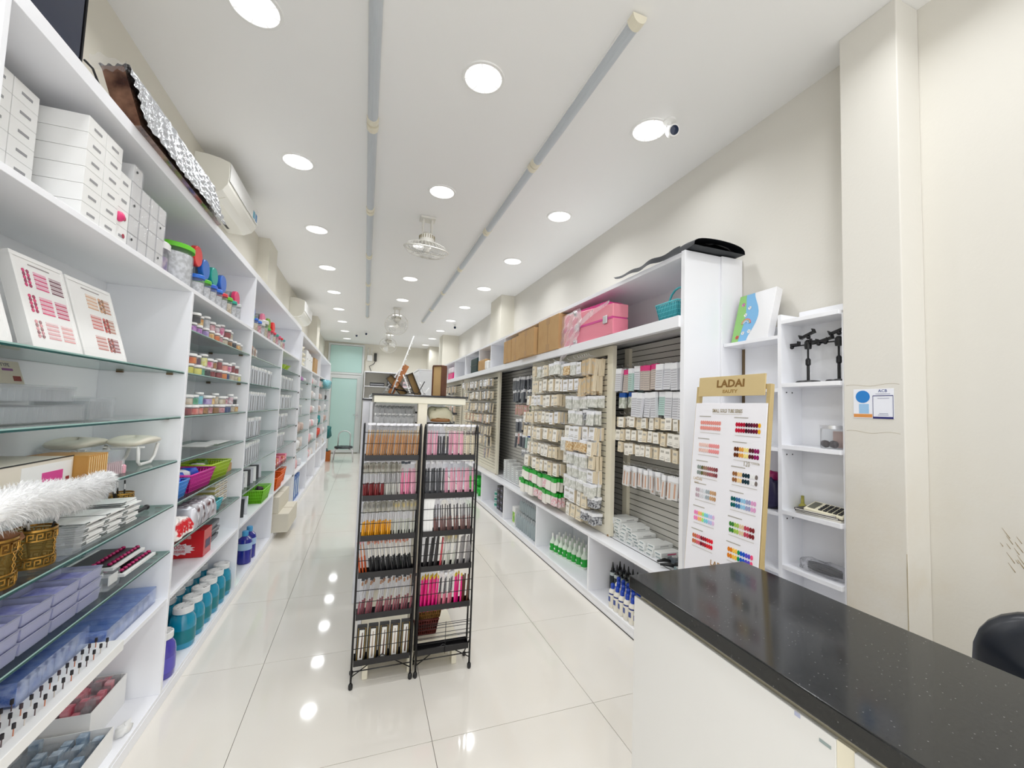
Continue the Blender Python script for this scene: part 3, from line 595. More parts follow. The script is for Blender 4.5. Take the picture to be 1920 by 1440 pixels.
def gold_cup(loc, r, h, lab, brushes):
    t = thing('gold_cup', lab, 'cup', loc, 0, 'pierced gold brush cups')
    ob('inner_cup', G().lathe([(0, .003), (r * .93, .003), (r * .93, h * .97)], 24).mesh('inner_cup', clear('amber_glass', (.9, .82, .6), .35, rgb(190, 160, 90))), t)
    g = G(); n = 16
    for z0, z1 in ((0, .006), (h * .27, h * .30), (h * .70, h * .73), (h - .006, h)): g.lathe([(r * .95, z0), (r, z0), (r, z1), (r * .95, z1)], 28)
    for k in range(n):      # key-pattern bands above and below, lattice panels between
        a = 2 * PI * k / n; g.M = Matrix.Rotation(a, 4, 'Z'); w = PI * r / n
        for zb in (.006, h * .73):
            hh = h * .26 - .006 if zb < .01 else h * .27 - .006
            g.box(r * .96, r, -w, -w * .7, zb, zb + hh * .8); g.box(r * .96, r, -w, w * .5, zb + hh * .68, zb + hh * .82); g.box(r * .96, r, w * .2, w * .5, zb + hh * .3, zb + hh * .7); g.box(r * .96, r, -w * .35, w * .5, zb + hh * .25, zb + hh * .38)
        if k % 4 == 0:
            for s_ in (-1, 1):
                g.tube([(r, s_ * w * .5, h * .30), (r, -s_ * w * .5, h * .44), (r, s_ * w * .5, h * .57), (r, -s_ * w * .5, h * .70)], .0016, 4)
        g.M = None
    ob('pierced_sleeve', g.mesh('pierced_sleeve', M_GCUP), t)
    for q, (kd, dx, dy, tl, hh) in enumerate(brushes):
        b = thing({'fan': 'powder_brush', 'fine': 'nail_brush'}[kd], '%s brush %s in the %s' % ({'fan': 'broad brown powder', 'fine': 'fine black nail'}[kd], ORD[q], lab[:34].strip()), 'brush', (loc[0] + dx, loc[1] + dy, loc[2] + .004), 0, 'brushes standing in gold cups', rot=(0, 0, 0))
        b.rotation_euler = (tl, -tl * .3, 0)
        if kd == 'fan':
            ob('handle', G().cyl(.006, 0, hh * .6, 8).mesh('handle', M_BLACK), b)
            ob('bristles', G().lathe([(.008, hh * .6), (.02, hh * .75), (.036, hh * .95), (.028, hh * 1.05), (0, hh * 1.09)], 16).mesh('bristles', mat('brown_bristle', rgb(120, 70, 45), .8, noise=(12, .3, rgb(190, 140, 100)))), b)
        else:
            ob('handle', G().cyl(.003, 0, hh, 6).mesh('handle', M_BLACK), b); ob('brush_cap', G().cyl(.004, hh * .75, hh * .9, 6).mesh('brush_cap', M_STEEL), b)
gold_cup((-0.905, 1.475, .941), .058, .128, 'large pierced gold cup nearest the camera', [('fan', 0, -.01, .25, .12), ('fan', .01, .01, -.2, .125)])
gold_cup((-0.905, 1.645, .941), .048, .110, 'second pierced gold cup holding black brushes', [('fine', .01, 0, -.35, .16), ('fine', 0, .02, -.4, .15), ('fine', -.01, .01, .2, .15), ('fine', .0, -.01, .1, .14)])
gold_cup((-0.945, 2.20, .941), .040, .102, 'small pierced gold cup near the post', [('fine', .01, -.01, .35, .15), ('fine', 0, -.02, .25, .155), ('fine', -.01, .01, .12, .16), ('fine', .012, 0, .05, .15)])
t = thing('clear_tumbler', 'clear plastic tumbler with dark brushes beside gold cups', 'cup', (-0.868, 1.735, .941)); ob('tumbler_wall', G().open_box(-.026, .026, -.026, .026, 0, .085, .002, taper=.2).mesh('tumbler_wall', M_CLEAR), t)
kSP = Kind('sheet_pack', 'pack', [('card_sheet', G().box(-.13, 0, 0, .115, 0, .0055).mesh('card_sheet', M_PAPER)), ('printed_side', G().box(-.13, .0006, -.0006, .03, .001, .0045).mesh('printed_side', pc(70, 80, 80)))])
for c_, y in enumerate((1.79, 1.91, 2.035)):
    for r in range(11 if c_ < 2 else 13): kSP.put((-.868 + .006 * math.sin(r * 2.1), y + .004 * math.cos(r * 3), .9415 + r * .0072), 'thin carded sheet pack, %s up in the %s pile on fourth glass shelf' % (ORD[r], ORD[c_]), 'carded sheets piled on the fourth glass shelf', rot=(.02 * math.sin(r), -.03, .06 * math.sin(r * 1.7)))
t = thing('black_brush', 'black handled brush lying at the end of the fourth glass shelf', 'brush', (-.90, 2.31, .953), rot=(PI / 2, 0, PI)); ob('handle', G().cyl(.008, -.09, .01, 10).mesh('handle', M_BLACK), t); ob('brush_head', G().sphere(.012, (0, 0, .0)).mesh('brush_head', M_BLACK), t)
# glass 5: stacked lilac trays, petal packs
g = G(); g.open_box(-.115, 0, 0, .118, 0, .037, .002, taper=.06); g.tube([(-.115, 0, .036), (0, 0, .036), (0, .118, .036), (-.115, .118, .036)], .0022, 4, closed=True); tray = g.mesh('tray_shell', clear('frost_tray', (.95, .955, .995), .42, rgb(222, 225, 246), .15))
tin = G().box(-.105, -.008, .01, .108, .004, .022).mesh('tray_contents', mat('lilac_content', rgb(95, 100, 190), .5, noise=(25, .2, rgb(190, 190, 228))))
kT = Kind('storage_tray', 'tray', [('tray_contents', tin)], tray)
for c_ in range(5):
    for r in range(3):
        for q in range(2):
            kT.put((-.858 - .122 * q, 1.30 + .1235 * c_ , .7265 + r * .0385), 'lilac plastic tray, %s up in %s stack of the %s row' % (ORD[r], ORD[c_], ('front', 'back')[q]), 'stacked lilac trays on the fifth glass shelf')
def petal(loc, w, lab):
    t = thing('tip_display', lab, 'display', loc, 0, 'displays with magenta nail tips')
    ob('white_board', G().box(-.17, 0, 0, w, 0, .012).mesh('white_board', M_PAPER, .001), t); g = G(); h_ = G()
    for k in range(9):
        for j in range(2): g.sphere(.009, (-.02 - .05 * j, .02 + k * (w - .04) / 8, .021), 8, sq=.7)
    ob('magenta_tips', g.mesh('magenta_tips', pc(170, 20, 90, .25)), t); ob('black_base', G().box(-.15, -.012, .01, w - .01, .012, .016).mesh('black_base', M_BLACK), t)
petal((-.87, 2.10, .7265), .26, 'white board with magenta nail tips, lower one'); petal((-.90, 2.08, .76), .25, 'white board with magenta nail tips, upper one')
t = thing('price_card', 'small clear card holder with grey print near post', 'card', (-.86, 1.96, .7265)); ob('holder', G().box(-.05, 0, 0, .08, 0, .06).mesh('holder', M_CLEAR, .001), t); ob('grey_print', G().box(-.004, -.002, .01, .07, .015, .05).mesh('grey_print', M_PAPER), t)
# wood shelf .505: blue trays and the pin display
M_BLUEB = mat('blue_contents', rgb(70, 120, 200), .4, noise=(32, .14, rgb(225, 234, 246)))
def lidded(loc, d_, w, h, lab, n, m=M_BLUEB):
    t = thing('clear_case', lab, 'case', loc, 0, 'clear divided cases of blue pieces')
    ob('case_shell', G().open_box(-d_, 0, 0, w, 0, h, .002).mesh('case_shell', clear('clear_case', (.93, .95, 1), .12, rgb(200, 210, 235))), t)
    for k in range(n): ob('blue_fill', G().box(-d_ + .01, -.006, .006 + k * (w - .008) / n, (k + 1) * (w - .008) / n, .003, h * .72).mesh('blue_fill', m), t)
    ob('case_lid', G().box(-d_, 0, 0, w, h, h + .003).mesh('case_lid', clear('case_lid', (.85, .9, 1), .2, rgb(150, 175, 225))), t)
lidded((-.862, 1.99, .506), .27, .385, .068, 'long clear case of blue pieces on the white shelf', 8)
lidded((-.90, 1.63, .5445), .22, .33, .07, 'clear case of blue and white tubes behind the pin display', 6)
t = thing('pin_display', 'white board of small drill bits standing in rows', 'display', (-.80, 1.36, .506))
ob('display_base', G().box(-.28, 0, 0, .61, 0, .038).mesh('display_base', M_PAPER, .002), t)
R = random.Random(8)
bits = [G().cyl(.0016, 0, .022, 6).mesh('drill_bit_shank', pc(*c_, .3)) for c_ in ((190, 120, 90), (200, 190, 180), (90, 70, 70))]
heads = [G().cyl(.0042, .020, .033, 8).mesh('drill_bit_head', pc(*c_)) for c_ in ((30, 26, 30), (60, 45, 50))]
for i in range(15):
    for j in range(6):
        if j >= 2 and i > 6: continue
        bt = thing('drill_bit', 'drill bit %s along in row %s of the pin display' % (ORD[i], ORD[j]), 'drill bit', (-.83 - .036 * j, 1.39 + .038 * i + .01 * (j % 2), .5435), 0, 'drill bits on the white display board')
        ob('shank', bits[(i + j) % 3], bt); ob('bit_head', heads[(i * j) % 2], bt)
# bottom compartment
def filled_box(loc, d_, w, h, lab, m, name='open_carton', fill=.75, lid=True, top=None):
    t = thing(name, lab, 'box', loc, 0, 'open cartons on the bottom left shelf')
    ob('carton_wall', G().open_box(-d_, 0, 0, w, 0, h, .003).mesh('carton_wall', M_PAPER), t)
    g = G(); R = random.Random(int(w * 1e4))
    nx, ny = 5, 9
    for i in range(nx):
        for j in range(ny):
            x = -d_ + .012 + (d_ - .024) * (i + .5) / nx; y = .012 + (w - .024) * (j + .5) / ny; q = .45 * min((d_ - .02) / nx, (w - .02) / ny); hh = h * (fill + .35 * R.random())
            g.box(x - q, x + q, y - q, y + q, .004, hh, R.randrange(2))
    ob('bagged_pieces', g.mesh('bagged_pieces', [m, M_CLEAR]), t)
    return t
filled_box((-.862, 1.80, .0685), .25, .30, .085, 'open white carton of blue-grey bagged pieces', mat('greyblue', rgb(90, 120, 150), .4, noise=(30, .2, rgb(200, 215, 225))))
filled_box((-.95, 2.13, .0685), .18, .26, .13, 'white carton with red and pink sachets standing up', mat('red_pink', rgb(205, 50, 85), .4, noise=(18, .25, rgb(235, 190, 195))), fill=.9)
filled_box((-.862, 1.30, .0685), .26, .46, .10, 'white carton of dark blue packs at the front left', mat('darkblue_pk', rgb(40, 85, 150), .4, noise=(15, .25, rgb(120, 150, 200))), fill=1.3)
t = thing('paper_label', 'small crumpled white paper at the shelf edge', 'paper', (-.862, 2.18, .0685)); ob('crumpled_sheet', blob(.02, .03, .018, 5, 10, .3).mesh('crumpled_sheet', M_PAPER), t)
# ------------------------------------------------------------------ bay 2 lower shelves
def packs(name, cat, y0, y1, n, z, w, h, dpt, mats_, labf, group, x=-.862, lean=.0, th=.6, hdr=True, extra=None):
    """flat packs standing in a row like files, faces towards the near end, edges to the aisle"""
    step = (y1 - y0) / n; t_ = step * th
    g = G(); g.box(-w, 0, 0, t_, 0, h); body = g.mesh('pack_body', mats_[0]); ed = G().box(-w * .9, .0008, t_ * .2, t_ * .62, .002, h * .82).mesh('dark_edge', mats_[1])
    hd = G().box(-w, .001, -.001, t_ + .001, h * .9, h + .004).mesh('pack_header', M_PAPER)
    K = Kind(name, cat, [('pack_body', body), ('dark_edge', ed)] + ([('pack_header', hd)] if hdr else []))
    for i in range(n):
        K.put((x - .015 * random.random(), y0 + i * step, z + .0005), labf(i), group, rot=(lean + random.uniform(-.04, .04), 0, random.uniform(-.06, .06)))
M_PKG = mat('white_grey_pack', rgb(226, 228, 232), .3)
M_EDG = pc(95, 98, 104)
def stackof(name, cat, loc, w, d_, h, n, ms, lab, group, jig=.01):
    me = [G().box(-d_, 0, 0, w, 0, h * .93).mesh(name + '_body', m) for m in ms]
    tp = G().box(-d_ * .9, .0008, w * .1, w * .9, h * .15, h * .45).mesh('edge_print', pc(110, 112, 116))
    for i in range(n):
        o = ob(name, me[i % len(me)], None, (loc[0] - random.random() * jig, loc[1] + random.random() * jig, loc[2] + i * h), (0, 0, random.uniform(-.05, .05))); tag(o, lab % ORD[i], cat, group)
        ob('edge_print', tp, o)
# shelf 1.145: small tubs and papers
for i, (c_, z) in enumerate((((190, 200, 90), 0), ((60, 90, 80), .035), ((190, 140, 60), .07), ((60, 120, 130), .105))):
    K = kJw.put((-.885, 2.472, 1.1455 + z * 1.5), 'squat tub, %s from bottom in the short stack beside the post' % ORD[i], 'tubs stacked beside the post', over={'contents': pc(*c_)})
t = thing('paper_sheet', 'loose white papers lying at the back of an otherwise empty glass shelf', 'paper', (-.95, 3.05, 1.146)); ob('sheet', G().box(-.12, .03, 0, .32, 0, .004).mesh('sheet', M_PAPER), t); ob('sheet', G().box(-.05, .05, .16, .44, .0045, .008).mesh('sheet', M_PAPER), t)
# plastic baskets
def basket(loc, w, d_, h, col, lab, fill=None, rz=0, handle=False, group='coloured plastic baskets'):
    m = pc(*col, .35); t = thing('plastic_basket', lab, 'basket', loc, rz, group); g = G(); k = .82; nn = 4
    def wall(p0, p1, q0, q1, n):
        P0, P1, Q0, Q1 = map(Vector, (p0, p1, q0, q1))
        for i in range(n + 1):
            a = P0.lerp(P1, i / n); b = Q0.lerp(Q1, i / n); g.tube([a, b], .0022, 4)
        for j in (0.0, .25, .5, .75): g.tube([P0.lerp(Q0, j), P1.lerp(Q1, j)], .002, 4)
    hx, hy = d_ / 2, w / 2; B = [(-hx * k, -hy * k, .003), (hx * k, -hy * k, .003), (hx * k, hy * k, .003), (-hx * k, hy * k, .003)]; T = [(-hx, -hy, h), (hx, -hy, h), (hx, hy, h), (-hx, hy, h)]
    for i in range(4):
        j = (i + 1) % 4; wall(B[i], B[j], T[i], T[j], max(5, int((w if i % 2 else d_) / .014)))
    g.box(-hx * k, hx * k, -hy * k, hy * k, 0, .004)
    ob('basket_wall', g.mesh('basket_wall', m), t)
    ob('basket_liner', G().open_box(-hx * .985, hx * .985, -hy * .985, hy * .985, .004, h * .93, .001, taper=.17).mesh('basket_liner', clear('liner_%02x%02x%02x' % col, tuple(.4 + .6 * c / 255 for c in col), .55, rgb(*col), .3)), t)
    ob('rim', G().tube(T, .0055, 5, closed=True).mesh('rim', m), t)
    if handle: ob('handle', G().tube([(0, -hy, h)] + [(0, -hy * math.cos(PI * i / 8), h + .11 * math.sin(PI * i / 8)) for i in range(1, 8)] + [(0, hy, h)], .007, 6).mesh('handle', m), t)
    if fill:
        R = random.Random(int(loc[1] * 100))
        for i, (fm, nm, fl) in enumerate(fill):
            f = thing(nm, fl, nm.split('_')[-1], (loc[0] + R.uniform(-.3, .3) * hx, loc[1] + hy * (-.55 + 1.1 * i / max(1, len(fill) - 1)), loc[2] + h * .35), 0, 'items in plastic baskets', rot=(R.uniform(-.3, .3), R.uniform(-.3, .3), R.random() * 3))
            ob('item_body', blob(.032, .045, .035, i + 3, 10, .12).mesh('item_body', fm, 0), f)
    return t
BL, SV = pc(25, 80, 205, .25), mat('silver_pack', rgb(200, 200, 205), .25, metal=.4)
basket((-.93, 2.545, .941), .13, .17, .085, (70, 145, 225), 'sky blue plastic basket beside the post', [(BL, 'blue_packet', 'bright blue packet, upper, in the sky blue basket'), (BL, 'blue_packet', 'bright blue packet, lower, in the sky blue basket')])
basket((-.94, 2.80, .941), .32, .2, .095, (205, 30, 150), 'magenta plastic basket of blue packets', [(BL, 'blue_packet', 'blue packet at the near end of the magenta basket'), (pc(240, 240, 245), 'white_packet', 'white packet in the magenta basket'), (BL, 'blue_packet', 'blue packet at the far end of the magenta basket')], rz=-.05)
basket((-.95, 3.15, .941), .30, .2, .10, (175, 205, 40), 'lime green plastic basket of dark green packs', [(pc(220, 210, 215), 'film_packet', 'clear packet in the near end of the lime basket'), (pc(90, 130, 35), 'green_packet', 'dark green packet, middle of the lime basket'), (pc(80, 120, 30), 'green_packet', 'dark green packet, far end of the lime basket')], rz=-.08)
t = thing('small_box', 'small brown cardboard box beside the lime basket', 'box', (-.88, 3.36, .941)); ob('box_body', G().box(-.08, 0, 0, .12, 0, .055).mesh('box_body', M_CARD, .001), t)
# .735
M_REDW = mat('red_white_pack', rgb(205, 30, 40), .35, noise=(24, .04, rgb(245, 240, 235)))
for i in range(5):
    t = thing('snack_packet', 'red and white printed packet, %s in the leaning row by the post' % ORD[i], 'packet', (-.875, 2.47 + .035 * i, .7365), 0, 'red and white packets', rot=(-.18, -.1, .2)); ob('packet_film', blob(.06, .012, .062 - .004 * i, i, 10, .1).mesh('packet_film', M_REDW), t)
M_FOILP = mat('brown_silver_foil', rgb(90, 50, 50), .25, noise=(16, .08, rgb(215, 215, 218)))
for i in range(9):
    t = thing('foil_packet', 'silver and brown foil packet, %s in the leaning row' % ORD[i], 'packet', (-.875, 2.66 + .036 * i, .7365), 0, 'foil packets leaning on glass', rot=(-.25, -.05, .15)); ob('packet_film', blob(.065, .013, .066, i + 20, 10, .1).mesh('packet_film', M_FOILP if i % 2 else SV), t)
basket((-.92, 3.10, .736), .20, .15, .065, (80, 190, 205), 'teal plastic basket with a yellow packet', [(pc(200, 170, 40), 'yellow_packet', 'yellow packet leaning in the teal basket'), (pc(80, 120, 110), 'dark_packet', 'dark packet in the teal basket')])
for c_ in range(3): stackof('tube_box', 'box', (-.90, 3.24 + c_ * .085, .7355), .075, .12, .016, 10, [pc(245, 240, 230), pc(230, 215, 190) if c_ else pc(200, 185, 110)], 'thin box, %s up in pile ' + ORD[c_] + ' at the far end by the teal basket', 'thin boxes piled by the teal basket', .004)
# .505: red carton, silver trays
t = thing('red_carton', 'glossy red carton with a white starburst reading 100%', 'box', (-.862, 2.96, .506))
ob('carton_body', G().box(-.29, 0, 0, .13, 0, .155).mesh('carton_body', pc(200, 20, 30, .25), .001), t)
g = G(); pts = []
for k in range(28):
    a = 2 * PI * k / 28; q = 1 if k % 2 else .78; pts.append((-.125 + .085 * q * math.cos(a), .052 + .036 * q * math.sin(a)))
ob('starburst', g.prism(pts, -.0012, -.0002, 'y').mesh('starburst', pc(240, 225, 228)), t)
text('100%', 'lettering', .032, pc(200, 20, 40), t, (-.125, -.0014, .055), FACE_NY); text('天然纯粹', 'lettering', .018, pc(200, 20, 40), t, (-.125, -.0014, .033), FACE_NY)
text('大容纯油', 'lettering', .026, pc(240, 220, 220), t, (-.115, -.0006, .112), FACE_NY)
ob('dark_label', G().box(.0002, .001, .03, .11, .04, .09).mesh('dark_label', pc(60, 50, 90)), t)
stackof('silver_tray', 'tray', (-.90, 3.16, .5055), .22, .17, .0155, 8, [mat('dull_silver', rgb(150, 152, 158), .35, metal=.5), pc(90, 92, 96)], 'flat silver pack, %s up in the pile behind the red carton', 'flat silver packs')
# bottom: big teal jars
big = G().lathe([(0, 0), (.058, 0), (.063, .012), (.063, .125), (.057, .155), (.044, .175), (.044, .185)], 24).mesh('jar_shell', mat('teal_gel', rgb(10, 140, 165), .08, coat=.6, noise=(5, .3, rgb(20, 150, 190))))
hn = G().lathe([(0, .185), (.046, .185), (.048, .183), (.048, .212), (.044, .216), (0, .216)], 24).mesh('lid', M_WHITE)
kTJ = Kind('gel_jar', 'jar', [('lid', hn), ('label_band', G().lathe([(.0633, .03), (.0633, .10)], 24).mesh('label_band', mat('teal_label', rgb(5, 125, 135), .3)))], big)
for r, (n_, y0) in enumerate(((6, 2.845), (7, 2.715), (7, 2.715))):
    if r == 2: n_ = 6; y0 = 2.78
    for i in range(n_): kTJ.put((-.90 - .131 * r, y0 + .1295 * i, .0685) if r < 2 else (-1.098, y0 + .1295 * i, .0685), 'teal gel jar with white lid, %s in the %s row of the bottom shelf' % (ORD[i], ('front', 'middle', 'back')[r]), 'large teal gel jars', rz=random.random(), sc=None if r < 2 else (.9, .9, 1))
for i, (x, y) in enumerate(((-.893, 2.562), (-1.03, 2.55))):
    kTJ.put((x, y, .0685), 'large purple gel jar with white lid, %s' % ('at the front beside the post' if i == 0 else 'behind the front purple one'), 'large purple gel jars', over={'root': mat('purple_gel', rgb(75, 65, 170), .1, coat=.5), 'label_band': mat('purple_label', rgb(95, 88, 190), .3)})
# ------------------------------------------------------------------ bay 3 and 4
Lf = lambda s: (lambda i: 'clear bagged flat pack, %s from near end, %s' % (ORD[i], s))
PACKROWS = [(3.62, 4.62, 12, 1.575, .145, 'top glass row of third bay'), (3.60, 4.35, 12, 1.36, .15, 'second glass row of third bay'), (3.60, 4.25, 9, 1.145, .15, 'third glass row of third bay'), (3.60, 4.30, 10, .94, .15, 'fourth glass row of third bay'),
            (4.86, 5.80, 9, 1.575, .145, 'top glass row of fourth bay'), (4.83, 5.75, 10, 1.36, .15, 'second glass row of fourth bay'), (4.83, 5.55, 9, 1.145, .15, 'third glass row of fourth bay'), (4.83, 5.45, 9, .94, .14, 'fourth glass row of fourth bay')]
for (a, b, n, z, h, s) in PACKROWS:
    packs('flat_pack', 'pack', a, b, n, z, .13, h, 0, [M_PKG, M_EDG], Lf(s), 'bagged flat packs standing on glass shelves', th=.55)
for i, c_ in enumerate(((20, 20, 22), (22, 22, 24), (230, 225, 215), (190, 150, 130), (235, 230, 225), (200, 170, 150), (240, 240, 240))):
    t = thing('thin_box', 'small upright %s box, %s from the near end of third bay top glass' % ('black' if i < 2 else 'pale', ORD[i]), 'box', (-.865, 3.60 + .045 * i, 1.791), 0, 'small upright boxes'); ob('box_body', G().box(-.1, 0, 0, .038, 0, .105 - .006 * i).mesh('box_body', pc(*c_), .001), t); ob('dark_edge', G().box(0.0002, .0008, .012, .026, .02, .08 - .006 * i).mesh('dark_edge', pc(60, 50, 48)), t)
def bowl(loc, r, col, lab):
    t = thing('plastic_bowl', lab, 'bowl', loc, 0, 'lime green bowls'); ob('bowl_shell', G().lathe([(0, 0), (r * .5, 0), (r, r * .7), (r * 1.06, r * .72), (r * .96, r * .68), (r * .46, .006), (0, .006)], 20).mesh('bowl_shell', pc(*col, .3)), t); ob('bowl_foot', G().lathe([(r * .45, -.0), (r * .5, .0), (r * .52, .006)], 16).mesh('bowl_foot', pc(*col, .3)), t)
for i, (y, r) in enumerate(((4.95, .07), (5.12, .08), (5.33, .085))): bowl((-.92, y, 1.791), r, (170, 205, 40), 'lime green plastic bowl, %s from near end of the fourth bay' % ORD[i])
# bay 3 .735: cards and gift bags ; .505: lime basket and foil
for i in range(9):
    c_ = ((235, 235, 232), (200, 200, 205), (40, 40, 44))[(i * 2) % 3]
    t = thing('gift_pack', '%s carded set, %s from the near end on the lowest glass of third bay' % (('white', 'silver', 'black')[(i * 2) % 3], ORD[i]), 'pack', (-.87, 3.62 + .095 * i, .736), 0, 'carded sets leaning on glass', rot=(-.25, 0, .3)); ob('pack_body', G().box(-.1, 0, -.004, .004, 0, .13).mesh('pack_body', pc(*c_), .001), t); ob('pack_print', G().box(-.08, -.02, -.0055, -.0045, .03, .08).mesh('pack_print', pc(120, 110, 90)), t)
basket((-.93, 4.48, .506), .34, .2, .12, (140, 215, 50), 'lime green basket on the white shelf of the third bay', [(pc(80, 40, 60), 'dark_packet', 'dark purple packet at near end of third bay basket'), (pc(60, 30, 50), 'dark_packet', 'dark packet at far end of third bay basket')])
for i in range(4):
    t = thing('foil_card', 'silver edged black card, %s leaning on the white shelf of the third bay' % ORD[i], 'card', (-.87, 3.64 + .11 * i, .506), 0, 'leaning cards', rot=(-.5, 0, .2)); ob('card_sheet', G().box(-.12, 0, -.002, .002, 0, .15).mesh('card_sheet', SV if i % 2 else pc(40, 42, 46)), t)
t = thing('green_carton', 'bright green printed carton on the bottom shelf of third bay', 'box', (-.87, 3.62, .0685)); ob('carton_body', G().box(-.16, 0, 0, .12, 0, .30).mesh('carton_body', mat('green_print', rgb(70, 190, 110), .4, noise=(14, .1, rgb(150, 225, 150))), .001), t); ob('white_band', G().box(.0002, .001, .01, .11, .14, .17).mesh('white_band', pc(210, 240, 215)), t)
kBB = Kind('liquid_bottle', 'bottle', [('cap', G().lathe([(0, .225), (.024, .225), (.024, .262), (.02, .266), (0, .266)], 16).mesh('cap', pc(80, 170, 225))), ('label_band', G().lathe([(.0555, .115), (.0555, .17)], 20).mesh('label_band', pc(170, 200, 235)))],
           G().lathe([(0, 0), (.05, 0), (.055, .008), (.055, .175), (.048, .20), (.022, .222), (.022, .228)], 20).mesh('bottle_body', mat('blue_liquid', rgb(25, 30, 150), .08, coat=.6)))
for i, (x, y) in enumerate(((-.90, 4.10), (-.90, 4.24), (-1.02, 4.17))): kBB.put((x, y, .0685), 'dark blue liquid bottle with pale blue cap, %s' % ('front left', 'front right', 'behind the two')[i], 'dark blue liquid bottles')
# bay 4 low
for i in range(7):
    t = thing('pink_box', 'small %s box, %s on the lowest glass of the fourth bay' % (('pink', 'red', 'coral')[i % 3], ORD[i]), 'box', (-.87, 4.86 + .12 * i, .736), 0, 'small pink and red boxes'); ob('box_body', G().box(-.1, 0, 0, .10, 0, .05 + .012 * (i % 4)).mesh('box_body', pc(*((230, 120, 150), (200, 40, 60), (225, 130, 110))[i % 3]), .002), t); ob('box_print', G().box(.0003, .001, .02, .08, .02, .035).mesh('box_print', pc(245, 225, 230)), t)
basket((-.92, 5.05, .506), .34, .2, .13, (240, 110, 25), 'bright orange plastic basket, nearer of two'); basket((-.95, 5.42, .506), .34, .2, .15, (235, 105, 25), 'bright orange plastic basket, farther of two')
def mark_carton(loc, w, d_, h, lab, c_=(222, 216, 200)):
    t = thing('shipping_carton', lab, 'box', loc, 0, 'cream shipping cartons'); ob('carton_body', G().box(-d_, 0, 0, w, 0, h).mesh('carton_body', pc(*c_, .6), .002), t); ob('top_flap', G().box(-d_ * .98, -.002, w * .485, w * .515, h, h + .001).mesh('top_flap', pc(190, 180, 160)), t)
    g = G(); x0_ = -d_ * .75
    g.lathe([(0, .0), (.012, .0)], 10); g.v = []; g.f = []; g.mi = []; g.sm = []
    for k, (a, b) in enumerate(((0, .024), (.04, .052), (.06, .074), (.08, .094))): g.box(x0_ + a, x0_ + b, -.001, -.0002, h * .35, h * .35 + .03)
    g.box(x0_ + .008, x0_ + .016, -.001, -.0002, h * .26, h * .35); ob('handling_marks', g.mesh('handling_marks', pc(70, 66, 60)), t)
mark_carton((-.70, 4.93, .0685), .60, .44, .19, 'cream shipping carton sticking out of the bottom shelf, lower'); mark_carton((-.80, 4.95, .26), .62, .33, .17, 'cream shipping carton stacked on the lower one, fourth bay')
# ------------------------------------------------------------------ far unit (coarser but still individual)
R = random.Random(21)
def far_bag(loc, s, c_, lab, grp='bagged goods on the far left shelving', nm='goods_bag'):
    t = thing(nm, lab, 'bag', loc, 0, grp, rot=(0, 0, R.random() * 3)); ob('bag_film', blob(s[0], s[1], s[2], R.randrange(99), 9, .2).mesh('bag_film', c_), t)
PAL = [pc(225, 215, 210), pc(235, 190, 195), pc(215, 205, 195), mat('film_white', rgb(228, 228, 232), .2), pc(205, 180, 170), pc(240, 240, 240)]
for b in range(4):
    for zi, z in enumerate(GL2[:5] + [.49]):
        if b == 0 and zi in (1, 2):
            packs('flat_pack', 'pack', 6.18, 6.75, 5, z, .13, .14, 0, [M_PKG, M_EDG], (lambda i, z=z: 'clear bagged pack, %s in the near end of the far unit at %s' % (ORD[i], 'chest height' if z < 1.3 else 'eye height')), 'bagged packs in the far unit'); continue
        n = (3, 5, 5, 3)[b]
        for i in range(n):
            y = U2[b] + .12 + (1.0 / n) * i
            if (b, zi) == (2, 4): c_, h = pc(225, 80, 60), .075
            elif (b, zi) == (2, 3) and i > 2: c_, h = pc(20, 150, 155), .08
            elif (b, zi) == (0, 0): c_, h = (pc(190, 120, 190) if i == 1 else PAL[3]), .035
            elif (b, zi) == (3, 1) or (b, zi) == (3, 0): c_, h = pc(60, 60, 64), .06
            else: c_, h = PAL[R.randrange(6)], .055 + .02 * R.random()
            far_bag((-.93, y, z + .001), (.07, .07, h), c_, 'small bag, %s from near end, %s glass of the %s far bay' % (ORD[i], ORD[zi], ORD[b]))
for i in range(3):
    for j in range(5 - i): far_bag((-.93, 6.22 + .17 * i, 1.941 + .07 * j), (.07, .075, .034), pc(232, 226, 205), 'cream roll pack, %s up in pile %s on top of far unit' % (ORD[j], ORD[i]), nm='roll_pack')
for i in range(3):
    t = thing('white_box', 'white box, %s on the upper shelf of the far unit' % ORD[i], 'box', (-.86, 6.80 + .26 * i, 1.941), 0, 'white boxes in the far unit'); ob('box_body', G().box(-.25, 0, 0, .24, 0, .28 - .02 * i).mesh('box_body', M_PAPER, .004), t); ob('box_slot', G().box(.0002, .001, .10, .14, .15, .16).mesh('box_slot', M_DARK), t)
t = thing('brown_carton', 'brown cardboard carton in the far left upper compartment', 'box', (-.86, 7.85, 1.941)); ob('carton_body', G().box(-.25, 0, 0, .45, 0, .27).mesh('carton_body', M_CARD, .003), t); ob('tape', G().box(.0, .001, .2, .25, 0, .27).mesh('tape', pc(170, 125, 80)), t)
t = thing('teal_bag', 'crumpled pale teal plastic bag hanging out at the far end', 'bag', (-.83, 9.75, 1.737)); ob('bag_film', blob(.10, .34, .092, 77, 16, .2).mesh('bag_film', mat('teal_film', rgb(130, 195, 205), .25, bump=(30, .6, .02))), t)
